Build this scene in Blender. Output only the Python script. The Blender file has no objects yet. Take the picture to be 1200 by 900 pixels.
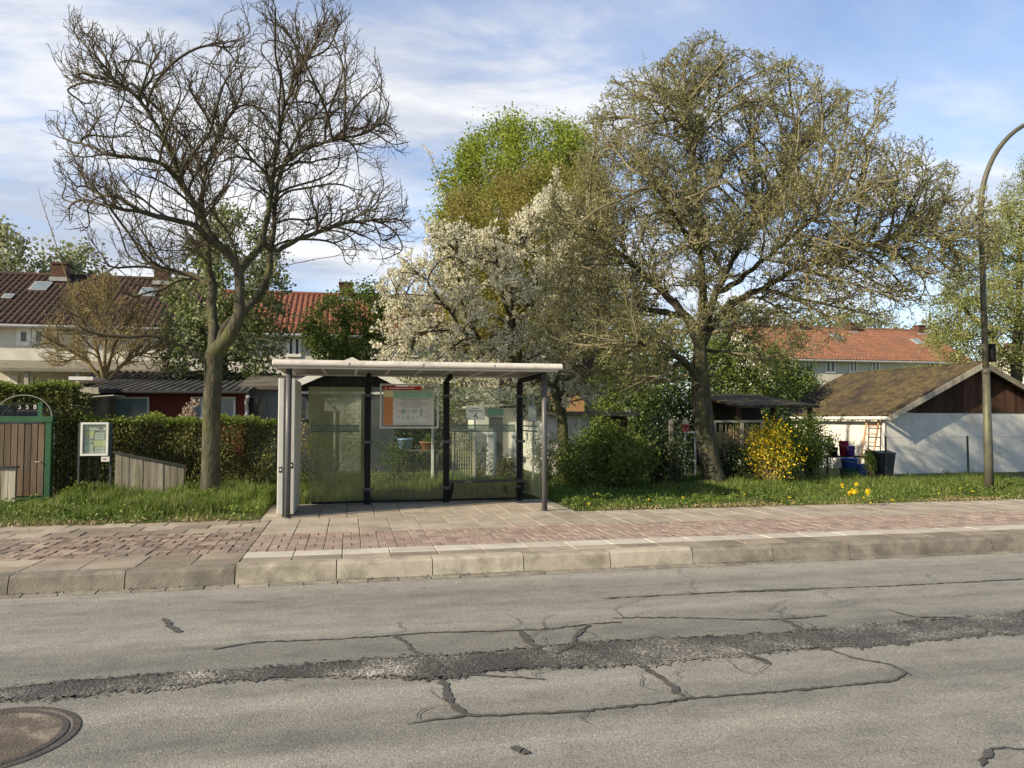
import bpy, math, random, time
import numpy as np
from mathutils import Vector, Matrix
T0 = time.time()
RNG = np.random.default_rng(7); random.seed(7)
SC = bpy.context.scene; COL = SC.collection
R = math.radians

# ------------------------------------------------------------------ camera model (for reading places off the photograph)
YAW, PITCH, F, EYE = R(12.2), R(2.6), 880.0, 1.6
s_, c_, sp, cp = math.sin(YAW), math.cos(YAW), math.sin(PITCH), math.cos(PITCH)
FW = np.array((s_*cp, c_*cp, sp)); RT = np.array((c_, -s_, 0)); UP = np.array((-s_*sp, -c_*sp, cp))
CAM = np.array((0, 0, EYE))
def ray(px, py): return FW + (px-600)/F*RT + (450-py)/F*UP
def at(px, py, Y):
    d = ray(px, py); return CAM + d*(Y/d[1])
def gnd(px, py, z=0.0):
    d = ray(px, py); return CAM + d*((z-EYE)/d[2])
def ax(px, Y): return float(at(px, 490, Y)[0])
def az(px, py, Y): return float(at(px, py, Y)[2])

# ------------------------------------------------------------------ mesh helper
class MB:
    def __init__(s): s.v = []; s.n = 0; s.f = []; s.smooth = False
    def add(s, V, Fc):
        V = np.asarray(V, float).reshape(-1, 3)
        s.v.append(V)
        for f in Fc:
            f = np.asarray(f, np.int64)
            if f.ndim == 1: f = f[None]
            s.f.append(f + s.n)
        s.n += len(V); return s
    def box(s, x0, x1, y0, y1, z0, z1):
        V = [(x, y, z) for z in (z0, z1) for y in (y0, y1) for x in (x0, x1)]
        return s.add(V, [np.array([(0,2,3,1),(4,5,7,6),(0,1,5,4),(2,6,7,3),(0,4,6,2),(1,3,7,5)])])
    def obox(s, c, sx, sy, sz, M):
        V = np.array([(x, y, z) for z in (-sz/2, sz/2) for y in (-sy/2, sy/2) for x in (-sx/2, sx/2)])
        V = V @ np.array(M.to_3x3()).T + np.array(c)
        return s.add(V, [np.array([(0,2,3,1),(4,5,7,6),(0,1,5,4),(2,6,7,3),(0,4,6,2),(1,3,7,5)])])
    def prism(s, poly, a0, a1, axis='y'):          # poly in (x,z) for axis y; (y,z) for axis x; (x,y) for axis z
        n = len(poly); V = []
        for a in (a0, a1):
            for p, q in poly: V.append((p, a, q) if axis == 'y' else ((a, p, q) if axis == 'x' else (p, q, a)))
        fs = [np.arange(n), np.arange(n)[::-1]+n]
        fs += [np.array((i, i+n, (i+1) % n+n, (i+1) % n)) for i in range(n)]
        return s.add(V, fs)
    def poly(s, pts): return s.add(pts, [np.arange(len(pts))])
    def tube(s, pts, rad, sides=6, cap=True):
        P = np.asarray(pts, float); n = len(P)
        rad = np.broadcast_to(np.asarray(rad, float), (n,))
        T = np.gradient(P, axis=0); T /= np.linalg.norm(T, axis=1)[:, None]+1e-9
        m = T.mean(0); ref = np.eye(3)[np.argmin(np.abs(m))]
        A = np.cross(T, ref); A /= np.linalg.norm(A, axis=1)[:, None]+1e-9
        B = np.cross(T, A)
        th = np.arange(sides)*2*math.pi/sides
        V = P[:, None] + rad[:, None, None]*(np.cos(th)[None, :, None]*A[:, None] + np.sin(th)[None, :, None]*B[:, None])
        i = np.arange(n-1)[:, None]*sides; j = np.arange(sides)[None]; k = (j+1) % sides
        q = np.stack([i+j, i+k, i+sides+k, i+sides+j], -1).reshape(-1, 4)
        fs = [q]
        if cap: fs += [np.arange(sides)[::-1], np.arange(sides)+(n-1)*sides]
        return s.add(V.reshape(-1, 3), fs)
    def lathe(s, prof, c, sides=20):               # prof [(r,z)], closed by small radii
        pr = np.array(prof, float); th = np.arange(sides)*2*math.pi/sides
        V = np.stack([pr[:, 0][:, None]*np.cos(th)+c[0], pr[:, 0][:, None]*np.sin(th)+c[1], np.repeat(pr[:, 1][:, None], sides, 1)+c[2]], -1)
        n = len(pr); i = np.arange(n-1)[:, None]*sides; j = np.arange(sides)[None]; k = (j+1) % sides
        return s.add(V.reshape(-1, 3), [np.stack([i+j, i+k, i+sides+k, i+sides+j], -1).reshape(-1, 4)])
    def grid(s, G):
        n, m, _ = G.shape; i = np.arange(n-1)[:, None]*m; j = np.arange(m-1)[None]
        return s.add(G.reshape(-1, 3), [np.stack([i+j, i+j+1, i+m+j+1, i+m+j], -1).reshape(-1, 4)])
    def sphere(s, c, r, n=8, sz=1.0):
        a = np.linspace(-math.pi/2, math.pi/2, n+1)
        return s.lathe([(max(1e-4, r*math.cos(t)), r*sz*math.sin(t)) for t in a], c, n*2)
    def leaves(s, C, L, W, up=0.0, tilt=None):     # diamond leaves, one quad each
        n = len(C)
        if n == 0: return s
        d = RNG.normal(size=(n, 3)); d[:, 2] += up; d /= np.linalg.norm(d, axis=1)[:, None]
        e = np.cross(d, RNG.normal(size=(n, 3))); e /= np.linalg.norm(e, axis=1)[:, None]+1e-9
        L = np.broadcast_to(np.asarray(L, float), (n,))[:, None]*RNG.uniform(.65, 1.25, (n, 1)); W = L*W
        V = np.stack([C-d*L*.5, C+e*W*.5, C+d*L*.5, C-e*W*.5], 1).reshape(-1, 3)
        return s.add(V, [np.arange(4*n).reshape(n, 4)])
    def mesh(s, name, off=(0, 0, 0)):
        V = np.concatenate(s.v)-np.array(off, float)[None]
        me = bpy.data.meshes.new(name); me.vertices.add(len(V)); me.vertices.foreach_set('co', V.ravel().astype(np.float32))
        li = np.concatenate([f.ravel() for f in s.f]); tot = np.concatenate([np.full(len(f), f.shape[1]) for f in s.f])
        st = np.concatenate([[0], np.cumsum(tot)[:-1]])
        me.loops.add(len(li)); me.loops.foreach_set('vertex_index', li.astype(np.int32))
        me.polygons.add(len(tot)); me.polygons.foreach_set('loop_start', st.astype(np.int32)); me.polygons.foreach_set('loop_total', tot.astype(np.int32))
        me.update(calc_edges=True)
        me.polygons.foreach_set('use_smooth', np.full(len(tot), s.smooth))
        return me

def wloc(o):
    p = np.array(o.location)
    return p if o.parent is None else p+wloc(o.parent)
def part(name, mb, mat, parent=None, base=None, bevel=0):
    off = np.array(base if base is not None else ((0, 0, 0) if parent is None else wloc(parent)), float)
    o = bpy.data.objects.new(name, mb.mesh(name, off)); COL.objects.link(o)
    o.data.materials.append(mat)
    if parent is not None:
        o.parent = parent
        o.location = off - wloc(parent)
    else: o.location = off
    if bevel:
        b = o.modifiers.new('bevel', 'BEVEL'); b.width = bevel; b.segments = 2; b.limit_method = 'ANGLE'; b.angle_limit = R(40)
    return o
def tag(o, label, cat, group=None):
    o['label'] = label; o['category'] = cat
    if group: o['group'] = group
    return o
def thing(name, label, cat, loc, group=None):
    o = bpy.data.objects.new(name, None); o.empty_display_size = .2; COL.objects.link(o); o.location = [float(q) for q in loc]
    return tag(o, label, cat, group)
def solo(name, mb, mat, base, label, cat, group=None, bevel=0):
    return tag(part(name, mb, mat, None, base, bevel), label, cat, group)
def struct(name, mb, mat, kind='structure'):
    o = part(name, mb, mat); o['kind'] = kind; return o
def copy_tree(o, parent=None):
    c = o.copy(); COL.objects.link(c); c.parent = parent
    for ch in list(o.children): copy_tree(ch, c)
    return c

# ------------------------------------------------------------------ materials
def nt(name):
    m = bpy.data.materials.new(name); m.use_nodes = True
    t = m.node_tree; t.nodes.clear()
    return m, t, t.nodes, t.links
def ramp(N, stops):
    r = N.new('ShaderNodeValToRGB'); e = r.color_ramp.elements
    while len(e) < len(stops): e.new(.5)
    for k, (p, c) in enumerate(stops):
        e[k].position = p; e[k].color = tuple(c)+(1,) if len(c) == 3 else c
    return r
def surf(name, stops, scale=3, detail=6, rough=.85, bump=.3, bscale=40, metal=0, spec=.3, stretch=(1, 1, 1), bdist=.01,
         island=0.0, dirt=None, dscale=.8, dlo=.5, dhi=.7, rough_noise=0):
    """general weathered surface: two scales of noise into a ramp, optional island variation, optional dirt stains, bump"""
    m, t, N, L = nt(name)
    out = N.new('ShaderNodeOutputMaterial'); b = N.new('ShaderNodeBsdfPrincipled'); L.new(b.outputs[0], out.inputs[0])
    g = N.new('ShaderNodeNewGeometry'); mp = N.new('ShaderNodeMapping'); L.new(g.outputs['Position'], mp.inputs[0]); mp.inputs['Scale'].default_value = stretch
    n1 = N.new('ShaderNodeTexNoise'); n1.inputs['Scale'].default_value = scale; n1.inputs['Detail'].default_value = detail; n1.inputs['Roughness'].default_value = .65
    L.new(mp.outputs[0], n1.inputs[0])
    r = ramp(N, stops); fac = n1.outputs[0]
    if island:
        a = N.new('ShaderNodeMath'); a.operation = 'MULTIPLY_ADD'; L.new(g.outputs['Random Per Island'], a.inputs[0]); a.inputs[1].default_value = island; a.inputs[2].default_value = -island/2
        a2 = N.new('ShaderNodeMath'); a2.operation = 'ADD'; L.new(a.outputs[0], a2.inputs[0]); L.new(fac, a2.inputs[1]); fac = a2.outputs[0]
    L.new(fac, r.inputs[0]); col = r.outputs[0]
    if dirt:
        n2 = N.new('ShaderNodeTexNoise'); n2.inputs['Scale'].default_value = dscale; n2.inputs['Detail'].default_value = 8; n2.inputs['Roughness'].default_value = .7
        L.new(mp.outputs[0], n2.inputs[0]); r2 = ramp(N, [(dlo, (0, 0, 0)), (dhi, (1, 1, 1))]); L.new(n2.outputs[0], r2.inputs[0])
        mx = N.new('ShaderNodeMix'); mx.data_type = 'RGBA'; L.new(r2.outputs[0], mx.inputs[0]); L.new(col, mx.inputs[6]); mx.inputs[7].default_value = tuple(dirt)+(1,); col = mx.outputs[2]
    L.new(col, b.inputs['Base Color']); b.inputs['Roughness'].default_value = rough; b.inputs['Metallic'].default_value = metal; b.inputs['Specular IOR Level'].default_value = spec
    if bump:
        n3 = N.new('ShaderNodeTexNoise'); n3.inputs['Scale'].default_value = bscale; n3.inputs['Detail'].default_value = 4; L.new(mp.outputs[0], n3.inputs[0])
        bp = N.new('ShaderNodeBump'); bp.inputs['Strength'].default_value = bump; bp.inputs['Distance'].default_value = bdist
        L.new(n3.outputs[0], bp.inputs['Height']); L.new(bp.outputs[0], b.inputs['Normal'])
    return m
def leafm(name, stops, trans=.35, rough=.55, scale=.7, spread=.6):
    """leaves: colour from a random number per leaf plus a slow noise, part of the light passes through"""
    m, t, N, L = nt(name)
    out = N.new('ShaderNodeOutputMaterial'); b = N.new('ShaderNodeBsdfPrincipled'); tr = N.new('ShaderNodeBsdfTranslucent'); mx = N.new('ShaderNodeMixShader')
    g = N.new('ShaderNodeNewGeometry'); n = N.new('ShaderNodeTexNoise'); n.inputs['Scale'].default_value = scale; n.inputs['Detail'].default_value = 3
    L.new(g.outputs['Position'], n.inputs[0])
    a = N.new('ShaderNodeMath'); a.operation = 'MULTIPLY_ADD'; L.new(g.outputs['Random Per Island'], a.inputs[0]); a.inputs[1].default_value = spread
    q = N.new('ShaderNodeMath'); q.operation = 'MULTIPLY_ADD'; L.new(n.outputs[0], q.inputs[0]); q.inputs[1].default_value = 1.6-spread; q.inputs[2].default_value = -.3
    L.new(q.outputs[0], a.inputs[2])
    r = ramp(N, stops); L.new(a.outputs[0], r.inputs[0])
    L.new(r.outputs[0], b.inputs['Base Color']); L.new(r.outputs[0], tr.inputs[0]); b.inputs['Roughness'].default_value = rough; b.inputs['Specular IOR Level'].default_value = .3
    mx.inputs[0].default_value = trans; L.new(b.outputs[0], mx.inputs[1]); L.new(tr.outputs[0], mx.inputs[2]); L.new(mx.outputs[0], out.inputs[0])
    return m
def plain(name, col, rough=.5, metal=0, spec=.4):
    k = [tuple(c*.85 for c in col), tuple(min(1, c*1.1) for c in col)]
    return surf(name, [(.3, k[0]), (.7, k[1])], scale=8, rough=rough, metal=metal, spec=spec, bump=.08, bscale=60)
def glassm(name, tint=(.93, .965, .945), film=.1, filmcol=(.3, .33, .27), fscale=1.5, refl=1.0, flo=.35, fhi=.75):
    """thin clear pane with a film of dirt"""
    m, t, N, L = nt(name)
    out = N.new('ShaderNodeOutputMaterial'); tp = N.new('ShaderNodeBsdfTransparent'); tp.inputs[0].default_value = tint+(1,)
    gl = N.new('ShaderNodeBsdfGlossy'); gl.inputs['Roughness'].default_value = .03; lw = N.new('ShaderNodeLayerWeight'); lw.inputs[0].default_value = .5
    pw = N.new('ShaderNodeMath'); pw.operation = 'POWER'; pw.inputs[1].default_value = 5; L.new(lw.outputs['Facing'], pw.inputs[0])
    mu = N.new('ShaderNodeMath'); mu.operation = 'MULTIPLY_ADD'; mu.inputs[1].default_value = .6*refl; mu.inputs[2].default_value = .035*refl; L.new(pw.outputs[0], mu.inputs[0])
    m1 = N.new('ShaderNodeMixShader'); L.new(mu.outputs[0], m1.inputs[0]); L.new(tp.outputs[0], m1.inputs[1]); L.new(gl.outputs[0], m1.inputs[2])
    df = N.new('ShaderNodeBsdfDiffuse'); df.inputs[0].default_value = filmcol+(1,)
    trn = N.new('ShaderNodeBsdfTranslucent'); trn.inputs[0].default_value = filmcol+(1,); mf = N.new('ShaderNodeMixShader'); mf.inputs[0].default_value = .5
    L.new(df.outputs[0], mf.inputs[1]); L.new(trn.outputs[0], mf.inputs[2])
    g = N.new('ShaderNodeNewGeometry'); n = N.new('ShaderNodeTexNoise'); n.inputs['Scale'].default_value = fscale; n.inputs['Detail'].default_value = 6
    mp = N.new('ShaderNodeMapping'); mp.inputs['Scale'].default_value = (1.6, 1, .7); L.new(g.outputs['Position'], mp.inputs[0]); L.new(mp.outputs[0], n.inputs[0])
    r = ramp(N, [(flo, (film*.35,)*3), (fhi, (film,)*3)]); L.new(n.outputs[0], r.inputs[0])
    m2 = N.new('ShaderNodeMixShader'); L.new(r.outputs[0], m2.inputs[0]); L.new(m1.outputs[0], m2.inputs[1]); L.new(mf.outputs[0], m2.inputs[2]); L.new(m2.outputs[0], out.inputs[0])
    return m
def window_glass(name, col=(.05, .06, .07)):
    return surf(name, [(.3, col), (.7, tuple(c*1.6 for c in col))], scale=2, rough=.12, spec=.6, bump=0)

M = {}
def asphalt():
    m, t, N, L = nt('asphalt')
    out = N.new('ShaderNodeOutputMaterial'); b = N.new('ShaderNodeBsdfPrincipled'); L.new(b.outputs[0], out.inputs[0])
    g = N.new('ShaderNodeNewGeometry')
    def noise(sc, det, st=(1, 1, 1), ro=.6):
        mp = N.new('ShaderNodeMapping'); mp.inputs['Scale'].default_value = st; L.new(g.outputs['Position'], mp.inputs[0])
        n = N.new('ShaderNodeTexNoise'); n.inputs['Scale'].default_value = sc; n.inputs['Detail'].default_value = det; n.inputs['Roughness'].default_value = ro; L.new(mp.outputs[0], n.inputs[0]); return n.outputs[0]
    big = noise(1.05, 5, (.06, 1, 1)); oil = noise(2.3, 7, (.35, 1.1, 1), .62); mid = noise(5, 6, (.5, 1, 1)); v = N.new('ShaderNodeTexVoronoi'); v.inputs['Scale'].default_value = 120; L.new(g.outputs['Position'], v.inputs[0])
    r1 = ramp(N, [(.33, (.16, .156, .145)), (.5, (.245, .237, .216)), (.64, (.325, .313, .282))]); L.new(big, r1.inputs[0])
    r2 = ramp(N, [(.3, (.74, .74, .74)), (.5, (1, 1, 1)), (.72, (1.18, 1.17, 1.12))]); L.new(mid, r2.inputs[0])
    mx = N.new('ShaderNodeMix'); mx.data_type = 'RGBA'; mx.blend_type = 'MULTIPLY'; mx.inputs[0].default_value = .8; L.new(r1.outputs[0], mx.inputs[6]); L.new(r2.outputs[0], mx.inputs[7])
    hs = N.new('ShaderNodeSeparateColor'); L.new(v.outputs['Color'], hs.inputs[0])
    r3 = ramp(N, [(0, (.5, .5, .5)), (.25, (.86, .86, .86)), (.7, (1.03, 1.03, 1.02)), (.93, (1.15, 1.14, 1.1)), (1, (1.7, 1.65, 1.55))]); L.new(hs.outputs[0], r3.inputs[0])
    r4 = ramp(N, [(.27, (.5, .5, .5)), (.36, (1, 1, 1))]); L.new(oil, r4.inputs[0]); mo = N.new('ShaderNodeMix'); mo.data_type = 'RGBA'; mo.blend_type = 'MULTIPLY'; mo.inputs[0].default_value = .8; L.new(mx.outputs[2], mo.inputs[6]); L.new(r4.outputs[0], mo.inputs[7])
    m2 = N.new('ShaderNodeMix'); m2.data_type = 'RGBA'; m2.blend_type = 'MULTIPLY'; m2.inputs[0].default_value = .75; L.new(mo.outputs[2], m2.inputs[6]); L.new(r3.outputs[0], m2.inputs[7])
    L.new(m2.outputs[2], b.inputs['Base Color']); b.inputs['Roughness'].default_value = .8; b.inputs['Specular IOR Level'].default_value = .25
    bp = N.new('ShaderNodeBump'); bp.inputs['Strength'].default_value = .4; bp.inputs['Distance'].default_value = .005; L.new(v.outputs['Distance'], bp.inputs['Height']); bp.invert = True
    L.new(bp.outputs[0], b.inputs['Normal']); return m
M['asphalt'] = asphalt()
M['tar'] = surf('tar', [(.3, (.06, .057, .052)), (.55, (.1, .095, .086)), (.75, (.17, .16, .14))], scale=14, rough=.65, bump=.4, bscale=90)
def rubble():
    m, t, N, L = nt('worn_asphalt')
    out = N.new('ShaderNodeOutputMaterial'); b = N.new('ShaderNodeBsdfPrincipled'); L.new(b.outputs[0], out.inputs[0]); g = N.new('ShaderNodeNewGeometry')
    v = N.new('ShaderNodeTexVoronoi'); v.inputs['Scale'].default_value = 75; L.new(g.outputs['Position'], v.inputs[0])
    hs = N.new('ShaderNodeSeparateColor'); L.new(v.outputs['Color'], hs.inputs[0])
    n = N.new('ShaderNodeTexNoise'); n.inputs['Scale'].default_value = 1.6; n.inputs['Detail'].default_value = 5; L.new(g.outputs['Position'], n.inputs[0])
    a = N.new('ShaderNodeMath'); a.operation = 'MULTIPLY_ADD'; L.new(n.outputs[0], a.inputs[0]); a.inputs[1].default_value = 2.2; a.inputs[2].default_value = -1.1
    a2 = N.new('ShaderNodeMath'); a2.operation = 'MULTIPLY_ADD'; L.new(hs.outputs[0], a2.inputs[0]); a2.inputs[1].default_value = .62; L.new(a.outputs[0], a2.inputs[2])
    r = ramp(N, [(.0, (.05, .048, .044)), (.35, (.1, .095, .086)), (.6, (.17, .16, .14)), (.78, (.32, .3, .255)), (.95, (.5, .47, .41))]); L.new(a2.outputs[0], r.inputs[0]); L.new(r.outputs[0], b.inputs['Base Color'])
    b.inputs['Roughness'].default_value = .75
    bp = N.new('ShaderNodeBump'); bp.inputs['Strength'].default_value = .6; bp.inputs['Distance'].default_value = .01; bp.invert = True; L.new(v.outputs['Distance'], bp.inputs['Height']); L.new(bp.outputs[0], b.inputs['Normal']); return m
M['rubble'] = rubble()
M['kerb_pale'] = surf('pale_concrete', [(.3, (.31, .275, .215)), (.6, (.41, .37, .3)), (.8, (.48, .44, .365))], scale=7, island=.3, dirt=(.17, .15, .115), dscale=3.2, dlo=.48, dhi=.72, bump=.35, bscale=70)
M['kerb_grey'] = surf('grey_concrete', [(.3, (.19, .17, .14)), (.6, (.28, .255, .21)), (.8, (.36, .33, .28))], scale=7, island=.3, dirt=(.11, .1, .08), dscale=2.2, dlo=.48, dhi=.7, bump=.5, bscale=60)
M['slab_pale'] = surf('pale_paving_slab', [(.25, (.3, .26, .205)), (.55, (.39, .34, .275)), (.8, (.46, .41, .34))], scale=4, island=.35, dirt=(.21, .185, .15), dscale=1.7, dlo=.5, dhi=.75, bump=.25, bscale=80)
M['slab_white'] = surf('white_paving_slab', [(.25, (.42, .39, .33)), (.55, (.53, .5, .44)), (.8, (.6, .57, .52))], scale=4, island=.35, dirt=(.28, .25, .2), dscale=1.4, dlo=.5, dhi=.75, bump=.25, bscale=80)
M['slab_old'] = surf('old_paving_slab', [(.25, (.21, .175, .135)), (.55, (.33, .28, .22)), (.8, (.44, .385, .31))], scale=3, island=.5, dirt=(.15, .125, .095), dscale=1.5, dlo=.48, dhi=.7, bump=.4, bscale=60)
M['brick_red'] = surf('red_paving_brick', [(.2, (.22, .165, .14)), (.5, (.315, .235, .2)), (.8, (.4, .315, .27))], scale=4, island=.42, dirt=(.34, .285, .235), dscale=1.2, dlo=.48, dhi=.72, bump=.3, bscale=70)
M['brick_old'] = surf('weathered_paving_brick', [(.2, (.17, .125, .098)), (.5, (.27, .205, .165)), (.8, (.37, .29, .235))], scale=4, island=.7, dirt=(.2, .18, .15), dscale=1.5, dlo=.45, dhi=.7, bump=.4, bscale=60)
M['joint'] = surf('joint_sand', [(.3, (.075, .068, .055)), (.7, (.14, .125, .1))], scale=20)
M['earth'] = surf('verge_soil', [(.3, (.055, .062, .022)), (.5, (.085, .085, .036)), (.7, (.15, .125, .075))], scale=5, bump=.6, bscale=30, bdist=.03)
M['lawn'] = surf('garden_lawn', [(.3, (.05, .085, .02)), (.55, (.08, .12, .03)), (.75, (.13, .13, .05))], scale=2.5, bump=.6, bscale=30, bdist=.03)
M['grass'] = leafm('grass_blades', [(.0, (.07, .11, .02)), (.3, (.115, .185, .032)), (.62, (.18, .25, .05)), (.84, (.27, .29, .095)), (1, (.42, .36, .19))], trans=.4, scale=1.9, spread=.75)
M['dry'] = leafm('dry_litter', [(.1, (.14, .09, .05)), (.5, (.3, .21, .12)), (.9, (.45, .35, .22))], trans=.1)
M['bark'] = surf('tree_bark', [(.25, (.028, .026, .018)), (.5, (.066, .061, .042)), (.75, (.125, .115, .082))], scale=9, stretch=(1, 1, .35), rough=.95, bump=.9, bscale=22, bdist=.03, dirt=(.11, .12, .035), dscale=2.2, dlo=.5, dhi=.68)
M['twig'] = surf('twig_bark', [(.3, (.05, .042, .027)), (.6, (.095, .08, .052)), (.8, (.15, .128, .085))], scale=6, rough=.9, bump=0)
M['twig_olive'] = surf('olive_twig_bark', [(.3, (.12, .105, .065)), (.6, (.23, .2, .13)), (.8, (.33, .29, .2))], scale=6, rough=.9, bump=0)
M['twig_dark'] = surf('dark_twig_bark', [(.3, (.035, .028, .02)), (.7, (.08, .065, .045))], scale=6, rough=.9, bump=0)
M['twig_gold'] = surf('golden_twig_bark', [(.3, (.16, .125, .06)), (.7, (.3, .23, .12))], scale=6, rough=.9, bump=0)
M['bud'] = leafm('opening_leaf', [(.0, (.145, .17, .045)), (.4, (.245, .27, .085)), (.75, (.36, .375, .14)), (1, (.5, .49, .25))], trans=.35, scale=.8)
M['blossom'] = leafm('white_blossom', [(.0, (.58, .56, .34)), (.3, (.76, .73, .56)), (.7, (.88, .85, .72)), (1, (.92, .9, .8))], trans=.5, scale=2)
M['fresh'] = leafm('fresh_green_leaf', [(.0, (.15, .2, .025)), (.4, (.25, .31, .045)), (.8, (.36, .42, .075)), (1, (.45, .5, .13))], trans=.45, scale=.5)
M['willow'] = leafm('yellow_olive_leaf', [(.0, (.16, .15, .03)), (.5, (.27, .245, .06)), (1, (.38, .335, .11))], trans=.45, scale=.5)
M['pear'] = leafm('pale_green_leaf', [(.0, (.09, .12, .03)), (.45, (.16, .2, .06)), (.72, (.3, .34, .17)), (1, (.6, .6, .45))], trans=.4, scale=1.2)
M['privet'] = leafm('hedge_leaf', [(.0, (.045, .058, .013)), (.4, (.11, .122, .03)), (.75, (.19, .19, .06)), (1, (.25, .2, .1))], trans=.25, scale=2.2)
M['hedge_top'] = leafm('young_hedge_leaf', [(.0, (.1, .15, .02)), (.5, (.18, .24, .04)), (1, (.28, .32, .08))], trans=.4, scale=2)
M['laurel'] = leafm('bush_leaf', [(.0, (.05, .08, .015)), (.4, (.1, .155, .028)), (.75, (.175, .23, .045)), (1, (.27, .31, .08))], trans=.3, scale=1.6)
M['darkleaf'] = leafm('dark_glossy_leaf', [(.0, (.015, .028, .01)), (.5, (.035, .055, .02)), (1, (.08, .1, .045))], trans=.15, rough=.35, scale=2)
M['green'] = leafm('mid_green_leaf', [(.0, (.05, .085, .015)), (.45, (.1, .155, .025)), (.8, (.17, .225, .04)), (1, (.24, .28, .08))], trans=.35, scale=.9)
M['conifer'] = leafm('deep_green_leaf', [(.0, (.025, .05, .012)), (.5, (.06, .1, .02)), (1, (.12, .17, .04))], trans=.25, scale=1)
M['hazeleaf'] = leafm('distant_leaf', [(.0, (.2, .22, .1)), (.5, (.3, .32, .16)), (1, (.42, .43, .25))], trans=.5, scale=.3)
M['yellow'] = leafm('yellow_flower', [(.0, (.55, .36, .01)), (.5, (.75, .54, .015)), (1, (.85, .68, .05))], trans=.3, scale=2)
M['beigeflower'] = leafm('faded_flower_head', [(.0, (.25, .17, .12)), (.5, (.42, .32, .25)), (1, (.6, .5, .42))], trans=.25, scale=3)
M['reed'] = surf('reed_mat', [(.2, (.2, .14, .07)), (.5, (.38, .29, .16)), (.8, (.52, .42, .26))], scale=14, stretch=(2, 1, .1), island=.4, bump=.3)
M['alu'] = surf('painted_aluminium', [(.3, (.55, .54, .51)), (.7, (.66, .65, .62))], scale=3, rough=.42, metal=.25, bump=.05, dirt=(.36, .34, .29), dscale=3, dlo=.55, dhi=.8)
M['alu_roof'] = surf('weathered_roof_metal', [(.3, (.6, .56, .5)), (.7, (.74, .71, .65))], scale=2, rough=.45, bump=.05, dirt=(.42, .38, .32), dscale=3.2, dlo=.53, dhi=.72, stretch=(1, 1, 2))
M['soffit'] = surf('dark_grey_soffit', [(.3, (.2, .185, .155)), (.7, (.3, .28, .24))], scale=4, rough=.6, bump=.05)  # roof underside in a darker grey than the roof metal
M['post_grey'] = plain('grey_coated_steel', (.1, .1, .105), rough=.4)
M['post_dark'] = plain('dark_coated_steel', (.011, .011, .012), rough=.6, spec=.25)
M['bench_wood'] = surf('bench_slat', [(.3, (.035, .03, .028)), (.7, (.065, .056, .052))], scale=6, stretch=(.3, 3, 3), rough=.5)
M['glass'] = glassm('shelter_glass', film=.1)
M['glass_dirty'] = glassm('dusty_shelter_glass', tint=(.9, .94, .88), film=.74, filmcol=(.36, .36, .18), fscale=1.3, refl=1.2, flo=.3, fhi=.7)
M['decal'] = glassm('frosted_strip', tint=(.8, .86, .83), film=.55, filmcol=(.42, .47, .42), fscale=30)
M['decal_line'] = plain('strip_edge', (.1, .14, .13), .6)
M['paper'] = surf('paper', [(.3, (.62, .61, .57)), (.7, (.78, .77, .73))], scale=6, rough=.7, bump=0)
M['ink'] = plain('printed_ink', (.09, .09, .1), .7)
M['red_print'] = plain('red_print', (.46, .025, .025), .5)
M['orange_print'] = plain('orange_print', (.62, .25, .08), .5)
M['green_print'] = plain('pale_green_print', (.33, .52, .38), .5)
M['grey_print'] = plain('grey_print', (.32, .33, .34), .6)
M['yellow_print'] = plain('pale_yellow_print', (.75, .72, .42), .6)
M['sign'] = surf('sign_plate', [(.3, (.5, .51, .5)), (.7, (.62, .63, .61))], scale=5, rough=.4, bump=.05)
M['green_paint'] = surf('green_paint', [(.3, (.025, .085, .04)), (.7, (.045, .135, .065))], scale=6, rough=.6, bump=.2, dirt=(.06, .09, .05), dscale=5, dlo=.55, dhi=.75)
M['gate_board'] = surf('brown_board', [(.25, (.085, .06, .042)), (.55, (.15, .108, .075)), (.8, (.22, .165, .12))], scale=5, stretch=(4, 1, .4), island=.35, bump=.4, bscale=30, dirt=(.12, .1, .07), dscale=1.6, dlo=.5, dhi=.7)
M['old_wood'] = surf('grey_weathered_board', [(.2, (.12, .105, .08)), (.5, (.24, .215, .17)), (.8, (.37, .34, .28))], scale=4, stretch=(5, 1, .35), island=.3, bump=.5, bscale=30, dirt=(.1, .1, .06), dscale=1.5, dlo=.48, dhi=.68)
M['pale_wood'] = surf('pale_board', [(.2, (.27, .24, .19)), (.5, (.42, .38, .3)), (.8, (.54, .5, .41))], scale=4, stretch=(5, 1, .35), island=.3, bump=.5, bscale=30, dirt=(.2, .18, .12), dscale=1.5, dlo=.5, dhi=.7)
M['dark_wood'] = surf('dark_stained_board', [(.2, (.032, .017, .011)), (.5, (.065, .032, .02)), (.8, (.115, .06, .04))], scale=4, stretch=(6, 1, .3), island=.45, bump=.4, bscale=30)
M['black_wood'] = surf('blackened_board', [(.2, (.022, .02, .02)), (.8, (.05, .045, .043))], scale=4, stretch=(6, 1, .3), island=.4, bump=.4, bscale=30)
M['cap'] = surf('roofing_felt', [(.3, (.028, .028, .027)), (.7, (.065, .063, .058))], scale=8, bump=.5, bscale=60)
M['red_wall'] = surf('oxide_red_boards', [(.2, (.1, .022, .017)), (.5, (.165, .036, .027)), (.8, (.22, .055, .04))], scale=4, stretch=(1, 1, .5), bump=.2, dirt=(.1, .03, .02), dscale=2, dlo=.5, dhi=.75)
M['corrugated'] = surf('corrugated_sheet', [(.2, (.085, .075, .062)), (.5, (.15, .135, .112)), (.8, (.22, .2, .17))], scale=3, bump=.3, dirt=(.045, .04, .028), dscale=1.5, dlo=.45, dhi=.65)
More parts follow.
